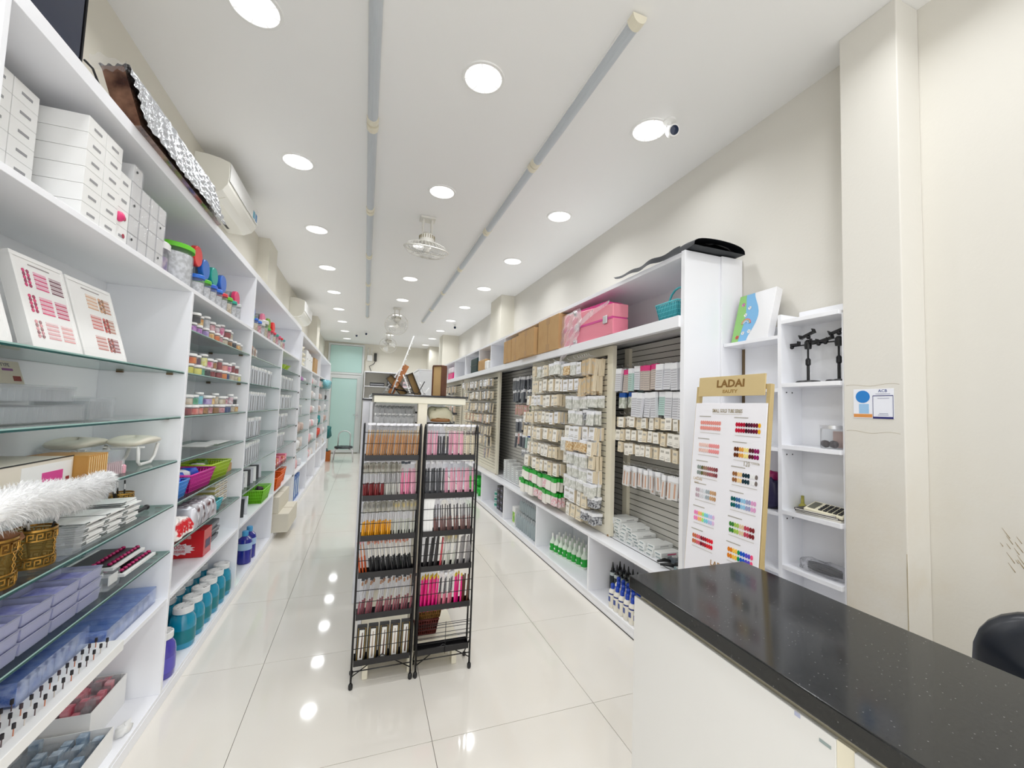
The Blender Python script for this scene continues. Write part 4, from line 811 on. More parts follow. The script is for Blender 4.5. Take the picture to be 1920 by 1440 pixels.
for i in range(4):
    t = thing('blue_folder', 'blue and white upright pack, %s on the far bottom shelf' % ORD[i], 'pack', (-.86, 6.25 + .16 * i, .0685), 0, 'upright blue packs'); ob('pack_body', G().box(-.2, 0, 0, .12, 0, .33).mesh('pack_body', pc(60, 110, 185), .002), t); ob('pale_window', G().box(.0003, .001, .02, .10, .05, .28).mesh('pale_window', pc(190, 210, 235)), t)
t = thing('brown_bag', 'brown paper pack on the white shelf of the far unit', 'bag', (-.88, 6.25, .491)); ob('pack_body', G().box(-.15, 0, 0, .3, 0, .2).mesh('pack_body', pc(170, 140, 90), .01), t)
# ------------------------------------------------------------------ above the left shelving
t = thing('television', 'dark flat television standing on top of the left shelving', 'television', (-.88, .49, 2.368), 0, rot=(0, .0, 0))
ob('case', G().box(-.045, -.012, 0, 1.125, .07, .72).mesh('case', M_BLACK, .004), t); ob('screen', G().box(-.012, -.008, .015, 1.11, .095, .705).mesh('screen', mat('dark_screen', rgb(22, 32, 58), .12)), t)
ob('stand', G().box(-.1, .0, .30, .85, .0535, .065).box(-.05, -.03, .5, .65, .062, .09).mesh('stand', M_BLACK, .002), t)
ob('bezel', G().tube([(-.009, .006, .084), (-.009, 1.119, .084), (-.009, 1.119, .715), (-.009, .006, .715)], .006, 4, closed=True).mesh('bezel', M_BLACK), t)
ob('power_cord', G().tube([(0, 0, .0), (.0, .04, .005), (0, .075, -.02), (.01, .09, -.055), (.02, .075, -.064), (.01, .065, -.055), (.02, .05, -.058)], .0035, 6).mesh('power_cord', M_BLACKM), t, (-.0, 1.12, .125))
t = thing('wrapped_panel', 'long dark brown panel wrapped in crinkled silver film above the shelves', 'panel', (-.812, 1.80, 2.424), 0, rot=(0, -.30, 0))
ob('panel_core', G().box(-.066, 0, 0, .88, .001, .215).mesh('panel_core', mat('brown_marble', rgb(58, 34, 30), .12, coat=.8, noise=(9, .14, rgb(150, 112, 90)))), t)
def wrapf(u, v):
    y = .004 + .885 * u; n_ = .004 * math.sin(90 * u + 14 * v) * math.sin(33 * v + 20 * u) + .004 * math.sin(60 * v + 12 * u)
    if v < .6: return (.017 + n_, y, .002 + .222 * v / .6)
    return (.017 - .090 * (v - .6) / .4, y, .224 + n_)
ob('crinkled_film', G().grid(wrapf, 110, 40).mesh('crinkled_film', mat('silver_film', rgb(206, 208, 212), .2, metal=.7, bump=(60, .9, .01))), t)
ob('film_edge', G().grid(lambda u, v: (-.09 + .10 * u, -.012 - .02 * math.sin(5 * u) * v, .19 + .045 * v + .006 * math.sin(20 * u)), 14, 5).mesh('film_edge', M_FILM), t)
# ================================================================== right wall unit
WX = 1.69; WB = XR - 0.004; WY0, WY1 = 1.85, 10.0; LZ = 0.50
wu = thing('wall_unit', 'long white wall unit with slatted sliding panels along the right wall', 'wall unit', (1.9, 5.9, 0)); ox, oy = 1.9, 5.9
def W(nm, a, b, c_, d_, e, f, m=M_LAM, bev=0.0015, **k): return ob(nm, G().box(a - ox, b - ox, c_ - oy, d_ - oy, e, f, **k).mesh(nm, m, bev), wu)
W('end_panel', WX, WB, WY0 - .0, WY0 + .03, LZ, 2.40)
W('end_panel', 1.955, WB, WY0 - .012, WY0 - .001, LZ, 2.40)
W('top_panel', WX + .01, WB, WY0 + .03, WY1, 2.37, 2.40)
W('upper_back', WB - .006, WB, WY0 + .03, WY1, 2.0, 2.37, M_LAMI, 0)
W('upper_shelf', WX + .01, WB - .006, WY0 + .03, WY1, 2.0, 2.022)
W('rail', WX - .015, WX + .025, WY0 + .03, WY1, 1.955, 2.022); W('rail_track', WX + .03, WX + .16, WY0 + .03, WY1, 1.975, 1.998, pc(200, 200, 198), 0)
for y in (5.12, 5.76, 6.42, 7.4, 8.35, 9.3, WY1): W('divider', WX + .015, WB - .006, y - .012, y + .012, 2.022, 2.37)
W('ledge', WX, WB, WY0 - .55, WY1, LZ - .022, LZ); W('base_plinth', WX + .004, WB, WY0 - .55, WY1, 0, .05); W('base_shelf', WX, WB, WY0 - .55, WY1, .05, .07); W('base_back', WB - .006, WB, WY0 - .55, WY1, .07, LZ - .022, M_LAMI, 0)
for y in (1.31, 1.85, 2.85, 3.88, 4.92, 5.96, 7.0, 8.0, 9.0, WY1 - .01): W('base_panel', WX + .002, WB - .006, y - .01, y + .01, .07, LZ - .022)
ob('floor_gap', G().box(WX + .001 - ox, WX + .003 - ox, WY0 - .55 - oy, WY1 - oy, .0005, .006).mesh('floor_gap', M_DARK), wu)
ob('track_groove', G().box(1.808 - ox, 1.815 - ox, WY0 + .03 - oy, WY1 - oy, LZ, LZ + .001).mesh('track_groove', M_DARK), wu)
# slatted back wall, seen through the openings: each slat is a piece
BX = 2.03
W('slat_backing', BX + .018, BX + .022, WY0 + .03, WY1, LZ, 1.99, M_DARK, 0)
sl = {}
def slat_me(L, key, m):
    if key not in sl:
        g = G(); g.prism([(0, -.019), (.004, -.019), (.016, .0), (.016, .008), (.004, .019), (0, .019)], 0, L, 'y'); sl[key] = g.mesh('slat', m)
    return sl[key]
for (a, b) in ((1.88, 2.82), (2.82, 4.45), (4.45, 5.75), (5.75, 7.9)):
    for k in range(34):
        o = ob('slat', slat_me(b - a - .004, ('b', b), M_SLAT), wu, (BX - ox + .001, a - oy + .002, LZ + .03 + .0435 * k), (0, 0, 0)); o.scale = (1, 1, 1)
W('upright', BX - .03, BX + .0, 2.80, 2.86, LZ, 1.97, M_CREAM)
W('upright', BX - .03, BX + .0, 4.42, 4.48, LZ, 1.97, M_CREAM)
hook_me = G().tube([(0, 0, 0), (-.10, 0, .002), (-.155, 0, .008), (-.165, 0, .022)], .0016, 5).mesh('hook', M_STEEL)
# sliding slatted panels
def slat_panel(y0, y1, lab):
    t = thing('slatted_panel', lab, 'sliding panel', (1.80, y0, LZ + .003), 0, 'cream slatted sliding panels'); L = y1 - y0; H = 1.972 - LZ - .003
    g = G(); g.box(0, .038, 0, .075, 0, H); ob('stile', g.mesh('stile', M_CREAM, .003), t); ob('stile', g.mesh('stile', M_CREAM, .003), t, (0, L - .075, 0))
    ob('rail', G().box(0.002, .036, .075, L - .075, 0, .07).mesh('rail', M_CREAM, .002), t); ob('rail', G().box(0.002, .036, .075, L - .075, H - .07, H).mesh('rail', M_CREAM, .002), t)
    ob('panel_backing', G().box(.030, .034, .075, L - .075, .07, H - .07).mesh('panel_backing', M_DARK), t)
    n = int((H - .14) / .0435)
    for k in range(n): ob('slat', slat_me(L - .15, ('p', round(L, 2)), M_CREAM), t, (.010, .075, .07 + .022 + .0435 * k))
    ob('roller_guide', G().box(-.002, .04, L - .055 if False else .012, .03, -.0028, .012).mesh('roller_guide', pc(150, 115, 70), .001), t)
    return t
PA = slat_panel(2.73, 4.36, 'near cream slatted sliding panel crowded with hanging packs'); PB = slat_panel(5.60, 7.85, 'second cream slatted sliding panel with rows of hanging packs'); PC = slat_panel(8.0, 9.9, 'farthest cream slatted sliding panel')
# ------------------------------------------------------------------ hanging packs
M_HCARD = [mat('card_ivory', rgb(248, 245, 236), .6), mat('card_white', rgb(246, 247, 250), .6), mat('card_tan', rgb(214, 188, 148), .7), mat('card_kraft', rgb(238, 226, 200), .7)]
M_PRINT = pc(120, 118, 112); M_GOLDC = mat('gold_bits', rgb(200, 150, 80), .3, noise=(60, .12, rgb(240, 225, 190))); M_GREENH = pc(30, 170, 50); M_PINKB = mat('pink_bits', rgb(235, 170, 180), .5, noise=(50, .1, rgb(245, 240, 240)))
M_CLRB = mat('clear_blister', rgb(238, 238, 232), .18, noise=(38, .10, rgb(204, 206, 196))); M_GREYB = mat('grey_bits', rgb(70, 72, 80), .4, noise=(60, .08, rgb(200, 202, 206)))
def hp(w, h, d_, body, kind='card'):
    """hanging pack, hung from its top edge at the origin; front faces -x, width along y"""
    p = []
    p.append(('pack_body', G().box(0, d_, -w / 2, w / 2, -h, -.012 if kind != 'card' else .004, taper=0, fm={2: 1, 4: 1} if kind == 'card' else None).mesh('pack_body', [body, M_HCARD[3]])))
    if w < .05 and h > .12 and d_ < .01: p.append(('tan_stripe', G().box(-.0012, -.0002, -.006, .006, -h * .92, -h * .25).mesh('tan_stripe', pc(214, 168, 140))))
    if kind == 'card': p.append(('side_seams', (lambda g: [g.box(d_ * (.2 + .3 * k), d_ * (.26 + .3 * k), -w / 2 - .0004, w / 2 + .0004, -h, .003) for k in range(3)] and g)(G()).mesh('side_seams', pc(176, 150, 112))))
    if kind == 'card':
        p.append(('print_block', G().box(-.0006, 0, -w * .3, w * .3, -h * .35, -h * .16).box(-.0006, 0, -w * .34, w * .34, -h * .86, -h * .80).box(-.0006, 0, -w * .34, w * .1, -h * .72, -h * .68).mesh('print_block', pc(190, 186, 176))))
    else:
        hm = {'green': M_GREENH, 'pink': pc(225, 60, 130), 'blue': pc(20, 80, 160)}.get(kind, M_HCARD[1])
        if h > .15 and w < .065: p.append(('print_lines', (lambda g: [g.box(-.0008, -.0001, -w * .42, w * .42, -h * (.24 + .095 * k), -h * (.24 + .095 * k) + .0022) for k in range(8)] and g)(G()).mesh('print_lines', pc(120, 116, 124))))
        p.append(('header_card', G().box(-.0008, d_ + .001, -w / 2 - .001, w / 2 + .001, -h * .24 if kind in ('green', 'blue') else -h * .18, .008).mesh('header_card', hm)))
    return Kind('hanging_pack', 'pack', p)
HP = {'ivory': hp(.085, .105, .024, M_HCARD[0]), 'white': hp(.10, .10, .026, M_HCARD[1]), 'kraft': hp(.085, .105, .022, M_HCARD[3]), 'clear': hp(.11, .105, .022, M_CLRB, 'bag'), 'clearwide': hp(.13, .09, .03, M_CLRB, 'bag'),
      'tan': hp(.03, .135, .03, M_HCARD[2]), 'gold': hp(.11, .09, .022, M_GOLDC, 'bag'), 'green': hp(.10, .115, .024, M_HCARD[0], 'green'), 'greenpink': hp(.10, .115, .024, M_PINKB, 'green'),
      'tall': hp(.062, .165, .02, mat('tube_blister', rgb(226, 227, 232), .25), 'bag'), 'tallpink': hp(.06, .165, .02, mat('pinkish_tube', rgb(205, 192, 182), .3), 'pink'), 'tallteal': hp(.06, .165, .02, mat('teal_tube', rgb(190, 220, 212), .3), 'bag'),
      'small': hp(.058, .075, .02, M_HCARD[0]), 'smallk': hp(.052, .075, .02, M_HCARD[3]), 'dark': hp(.06, .16, .02, mat('smoky_pack', rgb(95, 100, 108), .3), 'bag'), 'darkc': hp(.06, .13, .02, mat('slate_pack', rgb(120, 126, 132), .4, noise=(40, .1, rgb(180, 182, 186)))),
      'bits': hp(.08, .08, .03, M_GREYB, 'bag'), 'needle': hp(.048, .135, .008, mat('film_pouch', rgb(226, 224, 222), .3), 'bag'), 'rose': hp(.05, .12, .02, mat('rose_pack', rgb(205, 150, 145), .4)), 'grn2': hp(.06, .14, .02, pc(20, 90, 40)), 'bluew': hp(.07, .10, .02, mat('ring_pack', rgb(222, 224, 215), .25, noise=(34, .08, rgb(170, 176, 160))), 'blue')}
NAMES = {'ivory': 'ivory carded pack', 'white': 'white carded pack', 'kraft': 'cream paper pack', 'clear': 'clear bagged pack', 'clearwide': 'wide clear bagged pack', 'tan': 'narrow tan sleeve', 'gold': 'bagged gold bits', 'green': 'green-topped pack', 'greenpink': 'green-topped pink pack',
         'tall': 'tall clear strip pack', 'tallpink': 'pink-topped strip pack', 'tallteal': 'pale teal strip pack', 'small': 'small ivory card pack', 'smallk': 'small cream card pack', 'dark': 'dark bagged pack', 'darkc': 'slate grey pack', 'bits': 'bag of dark bits', 'needle': 'white film pouch', 'rose': 'rose coloured pack', 'grn2': 'dark green pack', 'bluew': 'blue-topped ring pack'}
WID = {'ivory': .094, 'white': .106, 'kraft': .094, 'clear': .118, 'clearwide': .14, 'tan': .036, 'gold': .118, 'green': .108, 'greenpink': .108, 'tall': .067, 'tallpink': .065, 'tallteal': .065, 'small': .065, 'smallk': .058, 'dark': .068, 'darkc': .068, 'bits': .088, 'needle': .062, 'rose': .058, 'grn2': .068, 'bluew': .08}
RH = random.Random(5)
FAM = {'ivory': 'carded_pack', 'white': 'carded_pack', 'kraft': 'carded_pack', 'tan': 'paper_sleeve', 'green': 'green_pack', 'greenpink': 'green_pack', 'tall': 'strip_pack', 'tallpink': 'strip_pack', 'tallteal': 'strip_pack', 'small': 'small_card', 'smallk': 'small_card', 'needle': 'film_pouch',
       'dark': 'dark_pack', 'darkc': 'dark_pack', 'grn2': 'dark_pack', 'rose': 'dark_pack'}
POSN = ('front', 'second', 'third', 'fourth')
class Heap:      # the packs behind the front ones, joined into one uncounted object per panel
    def __init__(s): s.v = []; s.f = []; s.mi = []; s.mats = []
    def add(s, K, M):
        for q in K.parts:
            me = q[1]; k = len(s.v); s.v += [tuple(M @ v.co) for v in me.vertices]
            mm = []
            for m_ in me.materials:
                if m_ not in s.mats: s.mats.append(m_)
                mm.append(s.mats.index(m_))
            for pl in me.polygons: s.f.append([k + i for i in pl.vertices]); s.mi.append(mm[pl.material_index])
    def build(s, name, label, cat, group):
        me = bpy.data.meshes.new(name); me.from_pydata(s.v, [], s.f)
        for m_ in s.mats: me.materials.append(m_)
        me.polygons.foreach_set('material_index', s.mi); o = ob(name, me); tag(o, label, cat, group, 'stuff'); return o
HEAPS = {}
def hang(y0, z, seq, xface, depth, n, where, host, hx, row, heap, ind=2):
    """a row of hooks; packs hang one behind another towards the panel"""
    y = y0
    for i, kd in enumerate(seq):
        w = WID[kd]; yc = y + w / 2; y += w
        hk = ob('hook', hook_me, host); hk.location = Vector((hx, yc, z + .006)) - host.location
        k_n = n if kd not in ('needle',) else 2; dz_ = RH.uniform(0, .012); xf_ = RH.uniform(-.014, .014)
        for q in range(k_n):
            x = xface + xf_ + q * depth / max(1, k_n)
            loc = (x, yc + RH.uniform(-.002, .002), z - RH.uniform(0, .010) - dz_); rot = (RH.uniform(-.05, .05), RH.uniform(-.03, .09), RH.uniform(-.13, .13))
            if q < ind:
                sc = (1, RH.uniform(.80, .98), RH.uniform(.88, 1.08)) if kd not in ('tall', 'tallpink') else None
                HP[kd].put(loc, '%s, %s on %s hook, %s row, %s' % (NAMES[kd], POSN[q], ORD[i], ORD[row], where), 'packs hanging on the ' + where, rot=rot, sc=sc, name=FAM.get(kd, 'bagged_pack'))
            else:
                HEAPS.setdefault(heap, Heap()).add(HP[kd], Matrix.Translation(loc) @ Euler(rot).to_matrix().to_4x4())
R3 = lambda a, b: RH.choice((a, b))
wA = 'near slatted panel'
rowsR = [(1.88, ['tan'] * 6 + ['white', 'clear', 'gold', 'clear']), (1.735, ['tan'] * 7 + ['white'] * 4), (1.575, ['clearwide', 'clear', 'clear', 'clear']), (1.455, ['clear', 'bits', 'clear', 'clear']), (1.325, ['white', 'white', 'white', 'white', 'ivory']),
         (1.215, ['ivory', 'gold', 'gold', 'gold', 'clear']), (1.105, ['kraft', 'clear', 'clear', 'clear', 'ivory']), (.985, ['white', 'clear', 'clearwide', 'clear']), (.885, ['clearwide', 'clearwide', 'clear', 'clear']), (.785, ['bits', 'kraft', 'ivory', 'white', 'white']), (.66, ['bits', 'bits', 'kraft', 'kraft', 'ivory'])]
rowsL = [(1.90, ['clear', 'clear', 'kraft', 'ivory', 'clear', 'kraft']), (1.75, ['ivory', 'ivory', 'kraft', 'ivory', 'ivory', 'kraft', 'kraft']), (1.60, ['kraft', 'ivory', 'ivory', 'ivory', 'white', 'white', 'ivory', 'ivory']), (1.43, ['white', 'white', 'ivory', 'ivory', 'kraft', 'ivory', 'kraft', 'kraft', 'ivory']),
         (1.275, ['ivory', 'kraft', 'ivory', 'ivory', 'ivory', 'kraft', 'ivory', 'ivory', 'kraft']), (1.11, ['kraft', 'kraft', 'ivory', 'ivory', 'ivory', 'kraft', 'ivory', 'ivory']), (.955, ['ivory', 'kraft', 'ivory', 'ivory', 'kraft', 'ivory', 'kraft', 'ivory', 'ivory']),
         (.82, ['green', 'green', 'greenpink', 'green', 'green', 'greenpink', 'green', 'green']), (.685, ['greenpink', 'green', 'green', 'greenpink', 'greenpink', 'green', 'green', 'green', 'green'])]
for r, (z, seq) in enumerate(rowsR): hang(2.82, z, seq, 1.70, .085, 3, wA + ' right half', PA, 1.81, r, 'near')
for r, (z, seq) in enumerate(rowsL): hang(3.42, z, seq, 1.68, .10, 3, wA + ' left half', PA, 1.81, r, 'near')
wO = 'open bay by sign'
rowsO = [(1.785, ['tall', 'tall', 'tall', 'tall', 'tall', 'tallpink', 'tallpink', 'tallpink', 'tall', 'tallteal', 'tallpink', 'tall', 'tall']), (1.60, ['tall', 'tall', 'tall', 'tall', 'tallteal', 'tall', 'tall', 'tall', 'tall', 'bluew', 'bluew']),
         (1.425, ['small', 'smallk', 'small', 'small', 'smallk', 'smallk', 'small', 'small', 'smallk', 'small', 'small', 'small', 'smallk']), (1.33, ['smallk', 'smallk', 'small', 'small', 'smallk', 'small', 'small', 'smallk', 'small', 'small', 'small', 'smallk', 'small']), (1.235, ['small', 'small', 'smallk', 'small', 'small', 'smallk', 'small', 'small', 'small', 'small', 'small', 'smallk'])]
for r, (z, seq) in enumerate(rowsO): hang(1.925, z, seq, 1.84 + .0, .13, 3, wO, wu, 2.02, r, 'open')
hang(1.93, 1.055, ['needle'] * 12, 1.86, .05, 2, wO, wu, 2.02, 5, 'open')
wD = 'dark recess'
for r, (z, seq) in enumerate([(1.86, ['dark'] * 10), (1.70, ['dark', 'dark', 'darkc', 'dark', 'dark', 'darkc', 'dark', 'dark', 'dark', 'dark']), (1.50, ['grn2', 'rose', 'rose', 'rose', 'rose', 'rose', 'rose', 'rose', 'rose']), (1.32, ['darkc', 'dark', 'dark', 'darkc', 'dark', 'dark', 'dark', 'dark']), (1.14, ['bluew', 'tallteal', 'dark', 'dark', 'dark', 'rose', 'dark']), (.95, ['bits', 'bits', 'bits'])]):
    hang(4.55, z, seq, 1.87, .10, 2, wD, wu, 2.02, r, 'recess', 1)
wB = 'second slatted panel'
for r, (z, a, b) in enumerate([(1.88, 'white', 'darkc'), (1.70, 'ivory', 'darkc'), (1.52, 'kraft', 'darkc'), (1.35, 'kraft', 'rose'), (1.18, 'kraft', 'darkc'), (1.03, 'darkc', 'kraft'), (.86, 'darkc', 'rose')]):
    seq = [(a, a, b, 'white', b, a, 'darkc', b, a, b, 'white', a, a, b, a, 'darkc', b, a, a, b)[(i + r) % 20] for i in range(19)]
    if r == 6: seq = seq[:2]
    if r == 5: seq = seq[:12]
    hang(5.72, z, seq, 1.69, .10, 2, wB, PB, 1.81, r, 'second', 1)
for r, z in enumerate((1.86, 1.66, 1.46, 1.26)): hang(8.15, z, [('darkc', 'ivory', 'rose', 'kraft', 'dark')[(i + r) % 5] for i in range(16)], 1.70, .08, 1, 'farthest slatted panel', PC, 1.81, r, 'farthest', 0)
for k_, nm in (('near', 'near slatted panel'), ('open', 'open bay by the sign'), ('recess', 'dark recess between the panels'), ('second', 'second slatted panel'), ('farthest', 'farthest slatted panel')):
    if k_ in HEAPS: HEAPS[k_].build('rear_packs', 'mass of packs on hooks %s the %s' % ('covering' if k_ == 'farthest' else 'behind the front', nm), 'packs', 'rear packs on hooks')
# ledge goods in the open bay: piled white boxes, black gadgets
kWB = Kind('flat_white_box', 'box', [('box_body', G().box(-.0, .16, -.035, .035, 0, .024).mesh('box_body', pc(236, 238, 236), .001)), ('end_print', G().box(-.0008, -.0001, -.022, .022, .008, .016).mesh('end_print', pc(150, 165, 165))), ('side_print', G().box(.05, .12, -.0358, -.0351, .008, .016).mesh('side_print', pc(190, 190, 190)))])
hts = [6, 6, 5, 5, 4, 3, 3, 2]
for i, n_ in enumerate(hts):
    for k in range(n_):
        o = kWB.put((1.84 + .012 * math.sin(i * 2 + k), 2.76 - .074 * i, LZ + .0012 + .0248 * k), 'flat white box, %s up in pile %s on the ledge of the open bay' % (ORD[k], ORD[i]), 'flat white boxes piled on the ledge', rz=.06 * math.sin(3 * i + k))
        if i == 7 and k == 1: recol(o.children[2], pc(215, 90, 130))
def gadget(loc, rz, lab, head):
    t = thing('tool', lab, 'tool', loc, rz, 'black tools on the ledge')
    g = G(); g.tube([(0, 0, .012), (-.05, .03, .022), (-.10, .045, .02)], [.010, .012, .007], 8); ob('handle', g.mesh('handle', M_BLACK), t)
    ob('tool_head', G().box(-.02, .055, -.03, .03, 0.0, .035).mesh('tool_head', head, .008), t); ob('lens_disc', G().cyl(.018, .035, .039, 14, c=(.02, 0)).mesh('lens_disc', M_STEEL), t)
GM = pc(90, 98, 104, .2)
gadget((1.90, 2.16, LZ + .001), .3, 'black tool with grey head, rear one on the ledge', GM); gadget((1.86, 2.06, LZ + .001), -.2, 'black tool lying beside the panel edge', M_BLACK); gadget((1.80, 1.99, LZ + .001), .9, 'grey tool at the ledge front by the counter', pc(120, 140, 145, .15))
# stack of boxes in the dark recess
for i in range(5):
    for k in range(10 - i):
        kWB.put((1.84, 5.35 - .16 * i, LZ + .0012 + .0248 * k), 'flat white box, %s up in dark recess pile %s' % (ORD[k], ORD[i]), 'flat white boxes piled in the recess', rz=.04 * math.sin(3 * i + k))
# ------------------------------------------------------------------ upper cubbies of the wall unit
def cardboard(loc, w, d_, h, lab, rz=0):
    t = thing('cardboard_box', lab, 'box', loc, rz, 'brown cardboard boxes on the wall unit'); ob('carton_body', G().box(0, d_, 0, w, 0, h).mesh('carton_body', M_CARD, .003), t)
    ob('tape', G().box(-.0008, -.0001, w * .42, w * .58, h * .0, h * .22).box(-.0008, -.0001, w * .42, w * .58, h * .80, h).mesh('tape', pc(176, 138, 92)), t); ob('flap_seam', G().box(-.0006, -.0001, w * .495, w * .505, .0, h).mesh('flap_seam', pc(150, 115, 75)), t)
cardboard((1.665, 3.43, 2.023), .48, .38, .335, 'large brown cardboard box beside the pink case on the wall unit')
cardboard((1.63, 3.94, 2.023), .47, .40, .29, 'brown cardboard box protruding over the rail, middle of the wall unit'); cardboard((1.66, 4.45, 2.023), .27, .38, .285, 'narrow brown cardboard box next to the protruding one'); cardboard((1.66, 4.74, 2.023), .28, .38, .28, 'brown cardboard box farthest along, next to the divider')
t = thing('train_case', 'pink vanity case with silver latches half wrapped in clear film', 'case', (1.672, 2.545, 2.0235), -.045)
ob('case_body', G().prism([(0, 0), (.86, 0), (.86, .150), (0, .118)], 0, .13, 'x').mesh('case_body', pc(240, 140, 160, .3), .006), t); ob('case_lid', G().prism([(0, .126), (.86, .158), (.86, .305), (0, .225)], .0, .13, 'x').mesh('case_lid', pc(242, 150, 165, .3), .006), t)
ob('magenta_band', G().prism([(.004, .114), (.856, .146), (.856, .162), (.004, .130)], -.003, .12, 'x').mesh('magenta_band', pc(215, 70, 150, .3)), t)
ob('magenta_top', G().prism([(.02, .2255), (.60, .2800), (.60, .292), (.10, .262)], .004, .125, 'x').mesh('magenta_top', pc(215, 20, 130, .3)), t)
for y, z in ((.10, .125), (.56, .142)): ob('latch', G().box(-.012, -.003, y - .030, y + .030, z - .035, z + .025).mesh('latch', M_STEEL, .004), t)
for y, z in ((.60, .02), (.60, .27)): ob('corner_cap', G().sphere(.028, (-.001, y, z), 8).mesh('corner_cap', M_STEEL), t)
def filmf(u, v):
    y = .90 - (.44 - .16 * abs(v - .35)) * u; z = .30 - .44 * v * (1 - .30 * u); return (-.014 + .004 * math.sin(14 * u + 9 * v) + .003 * math.sin(31 * v + 5 * u) - .010 * v, y, z)
mf = clear('case_film', (.985, .965, .985), .42, rgb(250, 240, 247), .25, (9, .4), .4)
ob('wrap_film', G().grid(filmf, 26, 22).mesh('wrap_film', mf), t)
ob('film_sash', G().grid(lambda u, v: (-.022 + .004 * math.sin(9 * u), .62 - .60 * u, .115 + .115 * u + .035 * v + .02 * math.sin(4 * u) * v), 20, 4).mesh('film_sash', mf), t)
basket((1.80, 2.015, 2.0225), .19, .20, .105, (90, 195, 205), 'turquoise plastic basket with a raised handle on the wall unit', handle=True, group='plastic baskets on the wall unit')
t = thing('garment_bag', 'black folded bag draped over the top of the wall unit', 'bag', (1.72, 2.2, 2.405))
def bagf(u, v):
    y = -.42 + .76 * u; w = .19 * (1 - .35 * u); a = PI * v; hh = .024 + .065 * math.exp(-((u - .30) / .42) ** 2) * (.8 + .2 * math.sin(9 * u))
    return (.16 + .08 * u - w * math.cos(a) * 1.0, y, hh * math.sin(a) ** .6 + .001)
bc = mat('black_cloth', rgb(22, 26, 32), .6)
ob('bag_cloth', G().grid(bagf, 30, 16).grid(lambda u, v: (bagf(u, 0)[0] * (1 - v) + bagf(u, 1)[0] * v, bagf(u, 0)[1], .0008), 30, 2).mesh('bag_cloth', bc), t)
ob('bag_flap', G().grid(lambda u, v: (-.045 - .012 * v + .006 * math.sin(12 * u), -.33 + .66 * u, .022 - .042 * v * (1 - u) ** .3 + .006 * math.sin(20 * u)), 24, 5).mesh('bag_flap', bc), t)
ob('bag_strap', G().tube([(.16, -.28, .075), (.22, -.32, .085), (.30, -.34, .06), (.34, -.35, .02)], .012, 6).mesh('bag_strap', M_BLACK), t)
t = thing('green_case', 'tall dark green case in the upper right cubbies', 'case', (1.70, 6.52, 2.023)); ob('case_body', G().box(0, .28, 0, .42, 0, .25).mesh('case_body', pc(22, 52, 52, .5), .02), t); ob('case_seam', G().box(-.002, .28, -.002, .422, .12, .13).mesh('case_seam', M_BLACK), t)
t = thing('paper_parcel', 'brown paper parcel beside the dark green case', 'parcel', (1.68, 5.98, 2.023)); ob('parcel_body', G().box(0, .26, 0, .40, 0, .17).mesh('parcel_body', M_CARD, .02), t); ob('white_lining', G().box(-.005, .2, -.15, -.01, 0, .13).mesh('white_lining', M_PAPER, .02), t)
t = thing('pink_tub', 'bright pink tub with white lid in the far upper cubby', 'box', (1.70, 8.5, 2.023)); ob('tub_body', G().box(0, .25, 0, .5, 0, .13).mesh('tub_body', pc(235, 40, 130, .3), .01), t); ob('tub_lid', G().box(0, .25, 0, .5, .13, .26).mesh('tub_lid', pc(235, 225, 232, .4), .03), t)
# ------------------------------------------------------------------ base bays
kGB2 = Kind('spray_bottle', 'bottle', [('green_label', G().lathe([(.0305, .02), (.0305, .085)], 16).mesh('green_label', pc(20, 165, 50, .3))), ('cap', G().lathe([(.009, .145), (.011, .150), (.010, .178), (0, .180)], 12).mesh('cap', M_WHITE)), ('label_mark', G().box(-.0325, -.0306, -.008, .008, .045, .06).mesh('label_mark', pc(230, 245, 230)))],
            G().lathe([(0, 0), (.028, 0), (.030, .006), (.030, .09), (.026, .105), (.012, .128), (.009, .15)], 16).mesh('bottle_body', mat('milky_plastic', rgb(225, 238, 222), .3)))
for i in range(8):
    for j in range(3): kGB2.put((1.80 + .07 * j + .012 * i, 3.70 - .066 * i, .0705), 'white pump bottle with green label, %s from the left, %s row deep' % (ORD[i], ORD[j]), 'green labelled bottles in the base bay', rz=.3 * math.sin(i + j))
kLo = Kind('lotion_bottle', 'bottle', [('cap', G().lathe([(0, .128), (.012, .128), (.0145, .132), (.0145, .158), (.009, .166), (0, .167)], 14).mesh('cap', pc(25, 70, 185, .25))), ('blue_band', G().lathe([(.0262, .092), (.0262, .102)], 16).mesh('blue_band', pc(30, 50, 130))), ('print_block', G().box(-.0272, -.0262, -.010, .010, .045, .078).mesh('print_block', pc(60, 80, 150)))],
           G().lathe([(0, 0), (.024, 0), (.026, .005), (.026, .112), (.020, .124), (.012, .130)], 16).mesh('bottle_body', pc(238, 234, 222, .35)))
kBk = Kind('nozzle_bottle', 'bottle', [('nozzle', G().lathe([(.013, .148), (.013, .165), (.008, .172), (.003, .212), (0, .213)], 12).mesh('nozzle', M_BLACK)), ('white_band', G().lathe([(.0232, .115), (.0232, .14)], 14).mesh('white_band', pc(200, 210, 208)))],
           G().lathe([(0, 0), (.021, 0), (.023, .005), (.023, .135), (.014, .15)], 14).mesh('bottle_body', pc(28, 40, 42, .3)))
for i in range(8):
    for j in range(3):
        y = 2.60 - .058 * i - .035 * (j % 2) + .04 * j; x = 1.725 + .052 * j - .0 * i
        if i > 5 and j == 0 and False: continue
        kLo.put((x, y - .04, .0705), 'white lotion bottle with blue cap, %s from the left, row %s deep' % (ORD[i], ORD[j]), 'blue-capped lotion bottles in the base bay', rz=.15 * math.sin(i * 2 + j))
